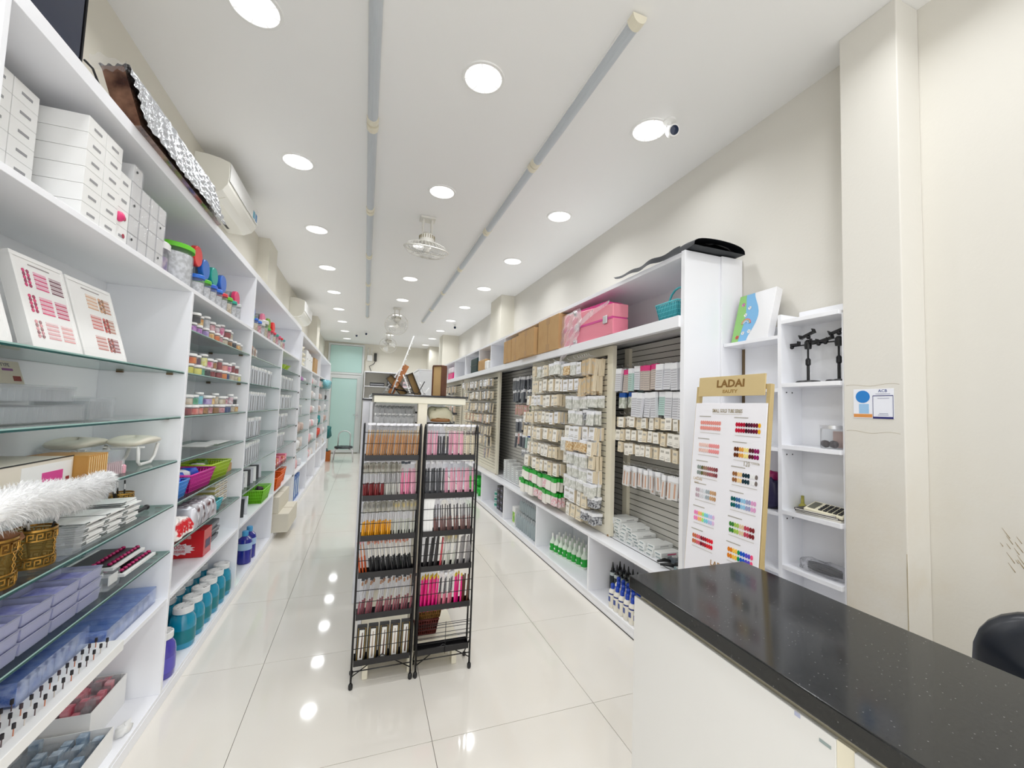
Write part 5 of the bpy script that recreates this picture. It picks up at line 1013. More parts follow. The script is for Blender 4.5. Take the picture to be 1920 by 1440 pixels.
for i in range(10): kBk.put((1.95, 2.80 - .055 * i, .0705), 'black bottle with pointed nozzle in the rear row, %s from the left' % ORD[i], 'black nozzle bottles in the base bay')
for i in range(9): kBk.put((1.885, 2.80 - .056 * i, .0705), 'black nozzle bottle in the nearer row, %s from the left' % ORD[i], 'black nozzle bottles in the base bay')
kCl = Kind('clear_bottle', 'bottle', [('cap', G().lathe([(0, .148), (.011, .148), (.012, .175), (.009, .185), (0, .186)], 10).mesh('cap', M_FROST))], G().lathe([(0, 0), (.026, 0), (.027, .004), (.027, .125), (.022, .138), (.010, .15)], 12).mesh('bottle_body', clear('milky_bottle', (.92, .95, .96), .6, rgb(222, 232, 234), .2)))
for i in range(11):
    for j in range(3): kCl.put((1.76 + .062 * j, 4.56 - .058 * i, .0705), 'milky clear bottle, %s from the left in row %s, bottom tier' % (ORD[i], ORD[j]), 'milky clear bottles in the base bay')
for i in range(11): kCl.put((1.80, 4.56 - .058 * i, .258), 'milky clear bottle, %s from the left on the upper tier' % ORD[i], 'milky clear bottles in the base bay', sc=(1, 1, .75))
t = thing('green_carton', 'small white carton printed with a green leaf picture', 'box', (1.75, 4.64, .0705)); ob('carton_body', G().box(0, .10, 0, .10, 0, .20).mesh('carton_body', M_PAPER, .001), t); ob('leaf_picture', G().box(-.001, -.0001, .012, .088, .02, .14).mesh('leaf_picture', mat('leaf_print', rgb(60, 160, 40), .4, noise=(30, .1, rgb(190, 225, 90)))), t)
for i in range(3):
    for k in range(4):
        t = thing('black_box', 'small black box, %s up in stack %s of the base bay' % (ORD[k], ORD[i]), 'box', (1.78, 5.08 + .13 * i, .0705 + .08 * k), 0, 'small black boxes in the base bay'); ob('box_body', G().box(0, .14, 0, .11, 0, .076).mesh('box_body', pc(34, 32, 42), .002), t); ob('box_print', G().box(-.001, -.0001, .02, .09, .03, .045).mesh('box_print', pc(120, 115, 150)), t)
for k in range(3):
    t = thing('green_jar', 'teal labelled jar, %s up beside the black boxes' % ORD[k], 'jar', (1.82, 5.56, .0705 + .075 * k), 0, 'teal labelled jars'); ob('jar_body', G().cyl(.04, 0, .06, 14).mesh('jar_body', pc(200, 225, 220)), t); ob('teal_label', G().lathe([(.0405, .015), (.0405, .045)], 14).mesh('teal_label', pc(60, 160, 140)), t)
for i, (y, z, s) in enumerate(((6.3, .0705, .07), (6.5, .0705, .08), (6.68, .0705, .07), (6.42, .20, .07), (6.6, .22, .06), (6.85, .0705, .12))):
    t = thing('green_bag', 'bright green packet, %s in the far base bay heap' % ORD[i], 'packet', (1.80, y, z), 0, 'bright green packets'); ob('packet_film', blob(.07, .08, s * .85, i + 50, 10, .25).mesh('packet_film', pc(40, 190, 60, .3)), t)
# ------------------------------------------------------------------ small cubby shelf beside the pilaster
CX = 1.965
cu = thing('cubby_shelf', 'shallow white cubby shelf between the wall unit and pilaster', 'shelf', (2.04, 1.52, 0)); ox, oy = 2.04, 1.52
def Cc(nm, a, b, c_, d_, e, f, m=M_LAM, bev=.001): return ob(nm, G().box(a - ox, b - ox, c_ - oy, d_ - oy, e, f).mesh(nm, m, bev), cu)
Cc('back_panel', WB - .005, WB, 1.205, 1.835, .0, 1.95, M_LAMI, 0)
Cc('side_panel', CX, WB - .005, 1.48, 1.50, 0, 1.975); Cc('side_panel', CX + .02, WB - .005, 1.203, 1.213, 0, 1.93)
for z in (1.945, 1.625, 1.318, 1.0, .735): Cc('shelf', CX, WB - .005, 1.2135, 1.48, z - .02, z)
for z in (1.872, 1.60, 1.30, .98, .70): Cc('shelf', CX, WB - .005, 1.50, 1.835, z - .018, z)
Cc('back_board', 2.095, WB - .006, 1.213, 1.48, 1.945, 2.0, M_LAM)
for z in (1.58, 1.27, .955):
    for x in (2.0, 2.04): Cc('pin_hole', x - .003, x + .003, 1.4785, 1.4799, z - .003, z + .003, M_BLACK, 0)
Cc('wall_gap', WB - .0065, WB - .005, 1.815, 1.834, .7, 1.85, pc(110, 90, 60), 0)
# decorated white box on the cubby
t = thing('gift_box', 'white box with a rainbow and flower printed band leaning on the wall', 'box', (1.975, 1.565, 1.873), 0, rot=(0, .24, -.05))
ob('box_body', G().box(0, .045, 0, .235, 0, .29).mesh('box_body', pc(240, 240, 242), .003), t)
def band(y0, y1, m, nm, dx=.0006, c=0):
    poly = [(y0, .002), (y0, .268)] if False else None
    bul = .05 if nm == 'blue_band' else .02; pts = [(.235, .002), (.235, .288)] + [(.235 - (y1 + bul * math.sin(PI * k / 12) ** 1.5), .288 - .286 * k / 12) for k in range(13)]
    return ob(nm, G().prism(pts, -dx, -dx + .0004, 'x').mesh(nm, m), t)
band(0, .10, pc(130, 190, 235), 'blue_band', .0008); band(0, .045, pc(150, 205, 120), 'green_band', .0014)
for k, (c_, r_) in enumerate((((235, 120, 150), .030), ((250, 215, 110), .025), ((120, 190, 230), .020), ((245, 245, 250), .015))):
    ob('rainbow_arc', G().tube([(-.0022 - .0004 * k, .155 + r_ * math.cos(PI * i / 10), .105 + r_ * math.sin(PI * i / 10)) for i in range(11)], .0024, 4).mesh('rainbow_arc', pc(*c_)), t)
for k, (y, z, c_) in enumerate(((.20, .23, (225, 130, 190)), (.15, .20, (250, 250, 250)), (.165, .05, (250, 250, 250)), (.20, .03, (220, 70, 80)), (.17, .16, (250, 250, 250)), (.125, .055, (250, 250, 250)))):
    g = G()
    for a in range(5): g.M = Matrix.Translation((-.0026, y, z)) @ Matrix.Rotation(2 * PI * a / 5, 4, 'X') @ Matrix.Translation((0, .007, 0)) @ Matrix.Rotation(PI / 2, 4, 'Y'); g.cyl(.005, 0, .0006, 8)
    ob('flower_print', g.mesh('flower_print', pc(*c_)), t)
# phone stands
def phone_stand(loc, lab, rz=0):
    t = thing('phone_stand', lab, 'stand', loc, rz, 'black phone stands on the cubby shelf')
    ob('base', G().lathe([(0, 0), (.050, 0), (.052, .004), (.048, .010), (.012, .014), (0, .014)], 28).mesh('base', M_BLACK), t)
    ob('pole', G().cyl(.0065, .012, .12, 12).mesh('pole', M_BLACK), t); ob('collar', G().lathe([(.0065, .085), (.011, .09), (.011, .115), (.0065, .122)], 14).mesh('collar', M_BLACK), t); ob('upper_pole', G().cyl(.0045, .12, .185, 10).mesh('upper_pole', M_BLACK), t)
    ob('cross_joint', G().lathe([(0, .165), (.014, .168), (.016, .185), (.014, .205), (.008, .212), (0, .212)], 16).mesh('cross_joint', M_BLACK), t); ob('cross_arm', G().tube([(0, -.075, .19), (0, .075, .19)], .0035, 8).mesh('cross_arm', M_BLACK), t)
    for (y, z, a) in ((-.08, .196, -.2), (.08, .192, .05), (0, .232, -.35)):
        h = ob('phone_clamp', G().box(-.008, .008, -.032, .032, 0, .012).box(-.012, .012, -.036, -.032, 0, .022).box(-.012, .012, .032, .036, 0, .022).mesh('phone_clamp', M_BLACK, .001), t, (0, y, z), (a, 0, 0)); ob('clamp_knob', G().sphere(.010, (0, 0, -.006), 10).mesh('clamp_knob', M_BLACK), h)
phone_stand((2.035, 1.395, 1.6255), 'black three-clamp phone stand fully visible on the upper cubby shelf'); phone_stand((2.045, 1.262, 1.6255), 'black phone stand half hidden by the pilaster', .2)
t = thing('glass_jar', 'clear jar with silver lid holding dark pieces', 'jar', (2.03, 1.285, 1.3185)); ob('jar_wall', G().lathe([(0, 0), (.042, 0), (.045, .006), (.045, .085), (.042, .092)], 24).mesh('jar_wall', M_CLEAR), t); ob('lid', G().lathe([(0, .094), (.045, .094), (.046, .09), (.046, .106), (0, .108)], 24).mesh('lid', M_STEEL), t)
for k in range(4): ob('dark_piece', G().sphere(.017, (-.018 + .02 * (k % 2), -.02 + .018 * k, .02), 10).mesh('dark_piece', pc(50, 35, 35)), t)
ob('paper_slip', G().box(.02, .022, -.035, .01, .004, .08).mesh('paper_slip', pc(222, 190, 180)), t)
t = thing('calculator', 'cream calculator with dark keys tilted on a pile of papers', 'calculator', (2.03, 1.30, 1.028), 0, rot=(.06, -.25, .1))
ob('case', G().box(-.05, .05, -.075, .085, 0, .014).mesh('case', pc(232, 226, 200, .4), .004), t); ob('display', G().box(-.035, .035, .045, .075, .0142, .016).mesh('display', pc(95, 95, 80, .2)), t)
for i in range(5):
    for j in range(4): ob('key', G().box(-.037 + .019 * j, -.023 + .019 * j, -.065 + .02 * i, -.051 + .02 * i, .0142, .018).mesh('key', M_BLACK, .001), t)
for k in range(3):
    t = thing('notebook', '%s under the calculator' % ('dark notebook', 'grey folder', 'pale papers')[2 - k], 'book', (1.985, 1.225 + .01 * k, 1.0005 + .0085 * k), .05 * k); ob('cover', G().box(0, .12, 0, .20 - .012 * k, 0, .008).mesh('cover', (pc(222, 218, 205), pc(80, 76, 84), pc(50, 46, 52))[k]), t); ob('pages', G().box(-.001, .119, .002, .195 - .012 * k, .002, .006).mesh('pages', pc(225, 222, 214)), t)
t = thing('yellow_bottle', 'small olive yellow cone bottle beside the calculator', 'bottle', (2.075, 1.455, 1.0005)); ob('bottle_body', G().lathe([(0, 0), (.016, 0), (.017, .02), (.008, .03), (.007, .055), (0, .056)], 14).mesh('bottle_body', pc(178, 172, 80)), t); ob('cap', G().cyl(.007, .055, .068, 10).mesh('cap', pc(160, 155, 70)), t)
t = thing('cable_bag', 'clear bag of black cables lying on the low cubby shelf', 'bag', (2.03, 1.32, .7355)); ob('bag_film', blob(.045, .10, .028, 12, 14, .2).mesh('bag_film', M_FILM), t)
ob('cable_coil', G().tube([(.028 * math.cos(.9 * i), .075 * math.sin(.9 * i), .012 + .0012 * i) for i in range(24)], .0042, 6).mesh('cable_coil', M_BLACK), t)
t = thing('dark_pouch', 'dark blue and magenta pouch behind the sign', 'pouch', (2.03, 1.60, .981)); ob('pouch_body', blob(.05, .07, .08, 15, 10, .15).mesh('pouch_body', pc(36, 30, 70)), t); ob('magenta_flap', blob(.04, .05, .03, 16, 10, .15).mesh('magenta_flap', pc(150, 20, 90)), t, (0, 0, .13))
# ------------------------------------------------------------------ bank code card on the pilaster: the code itself and the mascot are left out
t = thing('payment_card', 'white payment card marked ACB with a navy frame on the pilaster', 'sign', (1.9715, 1.018, 1.462))
ob('card', G().box(-.0014, 0, 0, .143, 0, .122).mesh('card', pc(238, 240, 248), .0005), t)
ob('navy_frame', G().box(-.0020, -.0014, .002, .072, .0, .008).box(-.0020, -.0014, .002, .0035, .008, .094).box(-.0020, -.0014, .0705, .072, .008, .094).box(-.0020, -.0014, .002, .072, .092, .095).mesh('navy_frame', pc(40, 40, 110)), t)
text('ACB', 'lettering', .016, pc(40, 60, 130), t, (-.0016, .037, .108), FACE_NX); ob('small_print', G().box(-.002, -.0014, .012, .062, .1, .102).box(-.002, -.0014, .015, .055, .082, .084).box(-.002, -.0014, .02, .05, .02, .022).box(-.002, -.0014, .018, .054, .014, .016).mesh('small_print', pc(150, 155, 175)), t)
ob('blue_disc', G().prism([(.108 + .026 * math.cos(PI * i / 12), .090 + .026 * math.sin(PI * i / 12)) for i in range(24)], -.0020, -.0014, 'x').mesh('blue_disc', pc(45, 130, 205)), t)
ob('orange_strip', G().box(-.0020, -.0014, .074, .142, .004, .018).mesh('orange_strip', pc(222, 150, 80)), t); ob('blue_shape', G().box(-.0020, -.0014, .086, .122, .020, .06).mesh('blue_shape', pc(160, 200, 235)), t)
# ------------------------------------------------------------------ colour chart sign on a gold frame
SG = thing('sign_stand', 'gold framed standing chart of nail colours headed LADAI', 'sign', (1.536, 1.295, 0), 0, rot=(0, .083, 0))
SW = .422; SH = 1.604
ob('frame_post', G().box(-.011, .011, 0, .020, 0, SH).mesh('frame_post', M_GOLD, .001), SG); ob('frame_post', G().box(-.011, .011, SW - .020, SW, 0, SH).mesh('frame_post', M_GOLD, .001), SG)
ob('frame_rail', G().box(-.011, .011, .020, SW - .020, SH - .020, SH).mesh('frame_rail', M_GOLD, .001), SG); ob('frame_rail', G().box(-.011, .011, .020, SW - .020, .1, .12).mesh('frame_rail', M_GOLD, .001), SG)
for yy in (.04, SW - .04): ob('rear_leg', G().tube([(.01, yy, SH - .35), (.13, yy, .012)], .008, 6).mesh('rear_leg', M_GOLD), SG)
hd = ob('header_plate', G().box(-.020, -.013, .022, SW - .022, SH - .052, SH + .046).mesh('header_plate', mat('gold_plate', rgb(212, 190, 140), .4, metal=.15), .001), SG)
LT = pc(130, 95, 40, .5)
text('LADAI', 'lettering', .050, LT, hd, (-.0205, .205, SH - .008), FACE_NX, sx=1.15, bold=.0016); text('EAUTY', 'lettering', .022, pc(160, 128, 70), hd, (-.0205, .205, SH - .037), FACE_NX, sx=1.25, bold=.0006)
PZ0, PZ1 = .20, 1.517
ps = ob('poster', G().box(-.019, -.013, .006, SW - .010, PZ0, PZ1).mesh('poster', pc(244, 243, 248, .25), .0008), SG)
PXF = -.0195
text('SMALL GOLD TUBE SERIES', 'heading', .024, pc(150, 138, 110), ps, (PXF, .215, PZ1 - .046), FACE_NX, sx=.62, bold=.0004); ob('heading_rule', G().box(PXF - .0004, PXF, .13, .30, PZ1 - .054, PZ1 - .0525).mesh('heading_rule', pc(190, 182, 160)), ps)
SWL = [[(230, 150, 140)] * 10, [(235, 200, 190)] * 5 + [(235, 150, 150)] * 5, [(140, 150, 145), (95, 95, 50), (150, 120, 100), (150, 100, 100), (160, 90, 90), (140, 80, 80), (130, 60, 70)], [(190, 170, 180), (215, 215, 220), (220, 225, 230), (165, 175, 180), (200, 160, 120), (190, 150, 110)],
       [(245, 140, 190), (250, 190, 120), (170, 235, 130), (130, 210, 225), (190, 200, 240), (225, 190, 225)], [(200, 110, 70), (220, 100, 110), (120, 20, 40), (160, 20, 40), (220, 30, 40), (230, 20, 50)]]
SWR = [[(190, 10, 50), (170, 5, 45), (60, 10, 30), (90, 20, 50), (110, 20, 50), (240, 180, 30)], [(100, 45, 15), (225, 160, 70), (245, 225, 140), (90, 20, 40), (140, 15, 90)], [(150, 100, 60), (240, 205, 150), (30, 55, 65), (20, 50, 60), (240, 240, 240), (120, 110, 105)],
       [(15, 95, 95), (60, 110, 160), (150, 200, 230), (160, 165, 200), (225, 165, 205)], [(60, 130, 50), (165, 200, 90), (225, 200, 165), (190, 70, 90), (130, 40, 45)], [(225, 130, 30), (250, 200, 80), (20, 150, 90), (30, 90, 200), (90, 80, 200), (245, 90, 130)]]
def srow(y0, z0, cols, n, w, lab):   # two rows of nail-shaped swatches; +y is left as seen
    for rr in range(2):
        for i in range(n):
            c_ = cols[min(len(cols) - 1, int(i * len(cols) / n))]; m_ = pc(*c_, .2); y = y0 - w * (i + .5) / n; z = z0 - .027 * rr
            if ('sw', c_) not in sl: sl[('sw', c_)] = G().prism([(.0066 * math.cos(a), .0105 * math.sin(a)) for a in [2 * PI * k / 10 for k in range(10)]], -.0012, 0, 'x').mesh('colour_chip', m_)
            ob('colour_chip', sl[('sw', c_)], ps, (PXF, y, z))
    ob('row_caption', G().box(PXF - .0004, PXF, y0 - w * .5, y0 + .01, z0 + .030, z0 + .034).mesh('row_caption', pc(170, 165, 155)), ps)
    ob('row_numbers', G().box(PXF - .0004, PXF, y0 - w, y0, z0 - .052, z0 - .049).mesh('row_numbers', pc(205, 200, 195)), ps)
for k in range(6):
    srow(.372, PZ1 - .100 - .113 * k, SWL[k], 10, .128, ''); srow(.160, PZ1 - .100 - .113 * k, SWR[k], 10, .130, '')
text('120', 'heading', .034, pc(150, 140, 115), ps, (PXF, .09, PZ1 - .285), FACE_NX, sx=.7); text('COLOR', 'heading', .012, pc(170, 160, 140), ps, (PXF, .045, PZ1 - .272), FACE_NX); text('LADAI', 'heading', .020, pc(190, 165, 120), ps, (PXF, .365, PZ1 - .392), FACE_NX); text('NAIL', 'heading', .014, pc(190, 165, 120), ps, (PXF, .37, PZ1 - .410), FACE_NX)
text('LADAI', 'heading', .034, pc(160, 120, 70), ps, (PXF, .205, PZ1 - .770), FACE_NX, bold=.0006); ob('small_print', G().box(PXF - .0004, PXF, .13, .30, PZ1 - .80, PZ1 - .795).mesh('small_print', pc(180, 172, 150)), ps)
# ------------------------------------------------------------------ counter
M_GRAN = mat('black_granite', rgb(13, 15, 17), .12, noise=(110, .22, rgb(38, 39, 38)), spec=.55)
_nt = M_GRAN.node_tree; _tc = _nt.nodes.new('ShaderNodeTexCoord'); _vo = _nt.nodes.new('ShaderNodeTexVoronoi'); _vo.inputs['Scale'].default_value = 75
_rp = _nt.nodes.new('ShaderNodeValToRGB'); _rp.color_ramp.elements[0].position = .06; _rp.color_ramp.elements[0].color = (1, 1, 1, 1); _rp.color_ramp.elements[1].position = .10; _rp.color_ramp.elements[1].color = (0, 0, 0, 1)
_mx = _nt.nodes.new('ShaderNodeMix'); _mx.data_type = 'RGBA'; _mx.inputs[7].default_value = (.16, .16, .16, 1); _b = _nt.nodes['Principled BSDF']; _src = _b.inputs['Base Color'].links[0].from_socket
_nt.links.new(_tc.outputs['Object'], _vo.inputs['Vector']); _nt.links.new(_vo.outputs['Distance'], _rp.inputs['Fac']); _nt.links.new(_rp.outputs['Color'], _mx.inputs[0]); _nt.links.new(_src, _mx.inputs[6]); _nt.links.new(_mx.outputs[2], _b.inputs['Base Color'])
CTX0, CTX1, CTY1 = .877, 1.391, 1.207
ct = thing('counter', 'white cashier counter with a polished black stone top', 'counter', (1.13, .2, 0)); ox, oy = 1.13, .2
def K_(nm, a, b, c_, d_, e, f, m=M_LAM, bev=.001): return ob(nm, G().box(a - ox, b - ox, c_ - oy, d_ - oy, e, f).mesh(nm, m, bev), ct)
K_('counter_top', CTX0, CTX1, -.9, CTY1, .858, .90, M_GRAN, .003)
K_('counter_body', CTX0 + .022, CTX1 - .02, -.88, CTY1 - .02, 0, .83); K_('sub_top', CTX0 + .03, CTX1 - .03, -.88, CTY1 - .028, .83, .858, M_CREAM)
M_CP = mat('counter_panel', rgb(232, 232, 231), .4)
K_('front_panel', CTX0 + .010, CTX0 + .0215, .562, CTY1 - .018, .005, .838, M_CP); K_('front_panel', CTX0 + .010, CTX0 + .0215, -.87, .530, .005, .838, M_CP); K_('joint_strip', CTX0 + .0125, CTX0 + .0215, .5305, .5615, .005, .838, M_CREAM, 0)
K_('tape_residue', CTX0 + .0090, CTX0 + .0098, .630, .642, .829, .8375, pc(180, 185, 212), 0); K_('tape_residue', CTX0 + .0090, CTX0 + .0098, .570, .592, .813, .819, pc(150, 165, 165), 0)
# black chair behind the counter
t = thing('office_chair', 'black padded chair back showing behind the counter', 'chair', (1.72, .46, 0))
def cb(u, v):
    a = 2 * PI * u; b = PI * (v - .5); q = lambda x: math.copysign(abs(x) ** .7, x); return (.05 * q(math.sin(b)) - .05 * math.cos(a) ** 2, .23 * q(math.cos(a)) * q(math.cos(b)), .78 + .19 * q(math.sin(a)) * q(math.cos(b)))
ob('backrest', G().grid(cb, 32, 12).mesh('backrest', pc(14, 20, 30, .3)), t); ob('seat', blob(.22, .22, .045, 3, 18, .03).mesh('seat', pc(14, 20, 30, .4)), t, (.10, 0, .44)); ob('stem', G().cyl(.03, .08, .46, 12, c=(.1, 0)).mesh('stem', M_STEEL), t); ob('back_arm', G().tube([(.1, 0, .47), (.0, 0, .5), (.0, 0, .72)], .02, 8).mesh('back_arm', M_BLACK), t)
for k in range(5):
    a = 2 * PI * k / 5; ob('leg', G().tube([(.1, 0, .09), (.1 + .26 * math.cos(a), .26 * math.sin(a), .05)], .016, 6).sphere(.024, (.1 + .27 * math.cos(a), .27 * math.sin(a), .0245), 8).mesh('leg', M_BLACK), t)
# ================================================================== brush racks
TZ = [1.15, .94, .733, .545, .335, .105]
def rack(x0, w, lab):
    t = thing('wire_rack', lab, 'rack', (x0, 2.30, 0), 0, 'black folding wire racks')
    for x in (.005, w - .005):
        g = G(); g.tube([(x, 0, .02), (x, 0, 1.30), (x, .006, 1.335), (x, .02, 1.345), (x, .04, 1.33), (x, .055, 1.28), (x, .075, .10)], .0055, 6); ob('side_post', g.mesh('side_post', M_BLACKM), t)
        ob('rubber_foot', G().lathe([(0, 0), (.009, 0), (.011, .006), (.011, .022), (.007, .03), (0, .03)], 12).mesh('rubber_foot', M_BLACK), t, (x, 0, 0))
        ob('side_brace', G().tube([(x, .0, .16), (x, .12, .022)], .004, 6).mesh('side_brace', M_BLACKM), t)
        ob('rubber_foot', G().lathe([(0, 0), (.008, 0), (.010, .006), (.010, .018), (0, .022)], 12).mesh('rubber_foot', M_BLACK), t, (x, .12, 0))
    ob('cross_bar', G().tube([(.005, 0, .085), (w - .005, 0, .085)], .003, 5).tube([(.005, 0, .06), (w * .5, .02, .14), (w - .005, 0, .06)], .003, 5).mesh('cross_bar', M_BLACKM), t)
    for z in TZ:
        ob('tray', G().open_box(.012, w - .012, .004, .072, z, z + .030, .0015).mesh('tray', mat('black_tray', rgb(24, 22, 24), .35)), t)
        ob('guard_wire', G().tube([(.005, -.002, z + .092), (w - .005, -.002, z + .092)], .0019, 5).mesh('guard_wire', M_BLACKM), t); ob('guard_wire', G().tube([(.005, .0, z + .150), (w - .005, .0, z + .150)], .0019, 5).mesh('guard_wire', M_BLACKM), t)
    return t
RL = rack(0.0, .305, 'left black wire rack of brushes standing in the aisle'); RR = rack(.322, .305, 'right black wire rack of brushes standing in the aisle')
ob('wire_grid', G().tube([(.16, .0, .10), (.16, .0, .27)], .0018, 4).tube([(.01, 0, .14), (.30, 0, .14)], .0015, 4).tube([(.01, 0, .165), (.30, 0, .165)], .0015, 4).tube([(.01, 0, .19), (.30, 0, .19)], .0015, 4).tube([(.01, 0, .215), (.30, 0, .215)], .0015, 4).tube([(.01, 0, .24), (.30, 0, .24)], .0015, 4).tube([(.01, 0, .265), (.30, 0, .265)], .0015, 4).mesh('wire_grid', M_BLACKM), RR)
BR = {}
def brush_kind(key, hcol, hf, ucol, tip=None, sleeve='clear', hdr=(240, 240, 244), H=.185, r=.0056):
    p = [('handle', G().lathe([(0, 0), (r * .8, .001), (r, H * hf * .5), (r * .8, H * hf), (0, H * hf)], 8).mesh('handle', pc(*hcol, .3))),
         ('ferrule', G().lathe([(0, H * hf), (r * .6, H * hf), (r * .5, H * .86), (0, H * .87)], 8).mesh('ferrule', pc(*ucol, .25) if ucol != 'silver' else M_STEEL))]
    if tip: p.append(('brush_tip', G().lathe([(0, H * .86), (r * .7, H * .865), (r * .9, H * .93), (r * .1, H * .985), (0, H * .99)], 8).mesh('brush_tip', pc(*tip, .6))))
    if sleeve == 'clear': p.append(('sleeve', G().box(-.0075, .0075, -.006, .006, .0, H * 1.02).mesh('sleeve', M_SLEEVE)))
    if sleeve == 'puff': p.append(('sleeve', blob(.010, .008, H * .16, len(BR), 8, .2).mesh('sleeve', clear('film_puff', (.97, .965, .94), .35, rgb(236, 234, 222), .15, gloss=.4)), (0, 0, H * .72)))
    if hdr: p.append(('sleeve_top', G().box(-.0078, .0078, -.0065, .0065, H * 1.0, H * 1.065).mesh('sleeve_top', pc(*hdr, .5))))
    BR[key] = Kind('brush', 'brush', p)
brush_kind('tan', (190, 132, 66), .72, (200, 170, 120)); brush_kind('red', (128, 34, 38), .46, (205, 205, 208), (90, 60, 50), 'puff', None); brush_kind('clear', (196, 196, 188), .46, (150, 150, 150), (80, 70, 60), 'puff', None)
brush_kind('pink', (242, 170, 190), .80, (240, 190, 200)); brush_kind('pinks', (240, 140, 175), .74, (225, 190, 200), None, None, (60, 70, 80)); brush_kind('yellow', (228, 160, 30), .50, 'silver', (70, 75, 95), 'puff', None); brush_kind('ring', (200, 202, 190), .5, 'silver', (230, 200, 60), 'puff', None)
brush_kind('orange', (190, 84, 40), .52, (215, 150, 110), (245, 180, 190), None, None); brush_kind('black', (28, 28, 30), .5, (232, 228, 218), (215, 150, 130), None, None); brush_kind('rose', (142, 62, 72), .45, 'silver', (170, 120, 80), 'clear', (40, 42, 48))
brush_kind('blk', (26, 26, 30), .70, 'silver'); brush_kind('beige', (224, 212, 180), .74, (90, 70, 60)); brush_kind('ink', (42, 46, 50), .84, (120, 124, 128)); brush_kind('brown', (110, 62, 50), .50, (62, 58, 60), None, 'clear'); brush_kind('tape', (236, 238, 238), .9, (236, 238, 238), None, None, None)
brush_kind('pen', (48, 46, 46), .93, (190, 180, 170), None, None, (230, 228, 224)); brush_kind('penred', (190, 70, 80), .9, (200, 90, 90), None, None, None); brush_kind('metal', (150, 145, 140), .9, (80, 74, 70), None, 'clear', None)
brush_kind('mag', (232, 30, 130), .88, (230, 200, 60), (225, 190, 40), None, None, .19); brush_kind('bp', (228, 110, 135), .45, (30, 30, 32), None, 'clear'); brush_kind('loop', (90, 55, 35), .9, (140, 90, 50), None, None, None)
BNAME = {'tan': 'tan wooden handled brush in sleeve', 'red': 'dark red handled brush in film', 'clear': 'clear handled brush in film', 'pink': 'pale pink handled brush', 'pinks': 'pink file with dark header', 'yellow': 'yellow orange handled brush', 'ring': 'clear brush with yellow ring', 'orange': 'brown orange brush', 'black': 'thin black and white brush',
         'rose': 'dusty rose handled brush', 'blk': 'black handled brush in sleeve', 'beige': 'beige handled brush', 'ink': 'black and silver brush', 'brown': 'dark brown handled brush', 'tape': 'white file', 'pen': 'black silver pen brush', 'penred': 'red pen brush', 'metal': 'metallic pen brush', 'mag': 'magenta brush with yellow tip', 'bp': 'black and pink brush', 'loop': 'dark brown looped tool'}
def tier(x0, seq, z, lean, where):
    """seq: list of (kind, count, x_from, x_to)"""
    k = 0
    for kd, n, a, b in seq:
        for i in range(n):
            x = x0 + a + (b - a) * (i + .5) / n; l_ = lean + random.uniform(-.035, .035); yy = 2.322 + .016 * ((k * 7) % 3)
            BR[kd].put((x, yy, z + .0018), '%s, %s from left, %s' % (BNAME[kd], ORD[min(k, 29)], where), 'brushes on the wire racks', rot=(-.10 + random.uniform(-.02, .02), l_, 0)); k += 1
tn = ['top tier', 'second tier', 'third tier', 'fourth tier', 'fifth tier', 'bottom tier']
tier(0.0, [('tan', 6, .016, .085), ('tan', 17, .085, .290)], TZ[0], .06, tn[0] + ' of left rack')
tier(0.0, [('red', 11, .014, .12), ('clear', 8, .12, .205), ('pinks', 4, .205, .25), ('pink', 4, .25, .292)], TZ[1], .0, tn[1] + ' of left rack')
tier(0.0, [('yellow', 14, .014, .165), ('ring', 3, .17, .205), ('ring', 6, .21, .292)], TZ[2], .03, tn[2] + ' of left rack')
tier(0.0, [('orange', 3, .014, .06), ('black', 24, .07, .292)], TZ[3] - .0, -.12, tn[3] + ' of left rack')
tier(0.0, [('rose', 6, .014, .09), ('rose', 13, .10, .290)], TZ[4], .10, tn[4] + ' of left rack')
tier(.322, [('pink', 5, .014, .075), ('blk', 5, .078, .135), ('pink', 7, .14, .225), ('beige', 6, .225, .292)], TZ[0], .01, tn[0] + ' of right rack')
tier(.322, [('ink', 10, .014, .12), ('pink', 12, .125, .292)], TZ[1], .0, tn[1] + ' of right rack')
tier(.322, [('brown', 3, .075, .105), ('brown', 14, .11, .288)], TZ[2], -.03, tn[2] + ' of right rack')
tier(.322, [('pen', 9, .02, .105), ('penred', 2, .11, .125), ('ring', 6, .13, .20), ('metal', 7, .205, .290)], TZ[3], .10, tn[3] + ' of right rack')
tier(.322, [('mag', 13, .014, .105), ('bp', 8, .115, .195), ('mag', 4, .20, .245), ('loop', 4, .25, .290)], TZ[4] - .012, .06, tn[4] + ' of right rack')
# white flared carton on the third tier, right rack
t = thing('white_sleeve', 'tall plain white carton with flared top on the right rack', 'carton', (.337, 2.315, TZ[2] + .002)); ob('carton_body', G().prism([(0, 0), (.050, 0), (.052, .14), (.060, .20), (.0, .205), (-.008, .19), (-.004, .13)], 0, .03, 'y').mesh('carton_body', pc(238, 238, 236), .001), t)
ob('fold_line', G().tube([(.016, -.0008, .02), (.018, -.0008, .18)], .0006, 4).tube([(.034, -.0008, .02), (.035, -.0008, .18)], .0006, 4).mesh('fold_line', pc(205, 205, 204)), t)
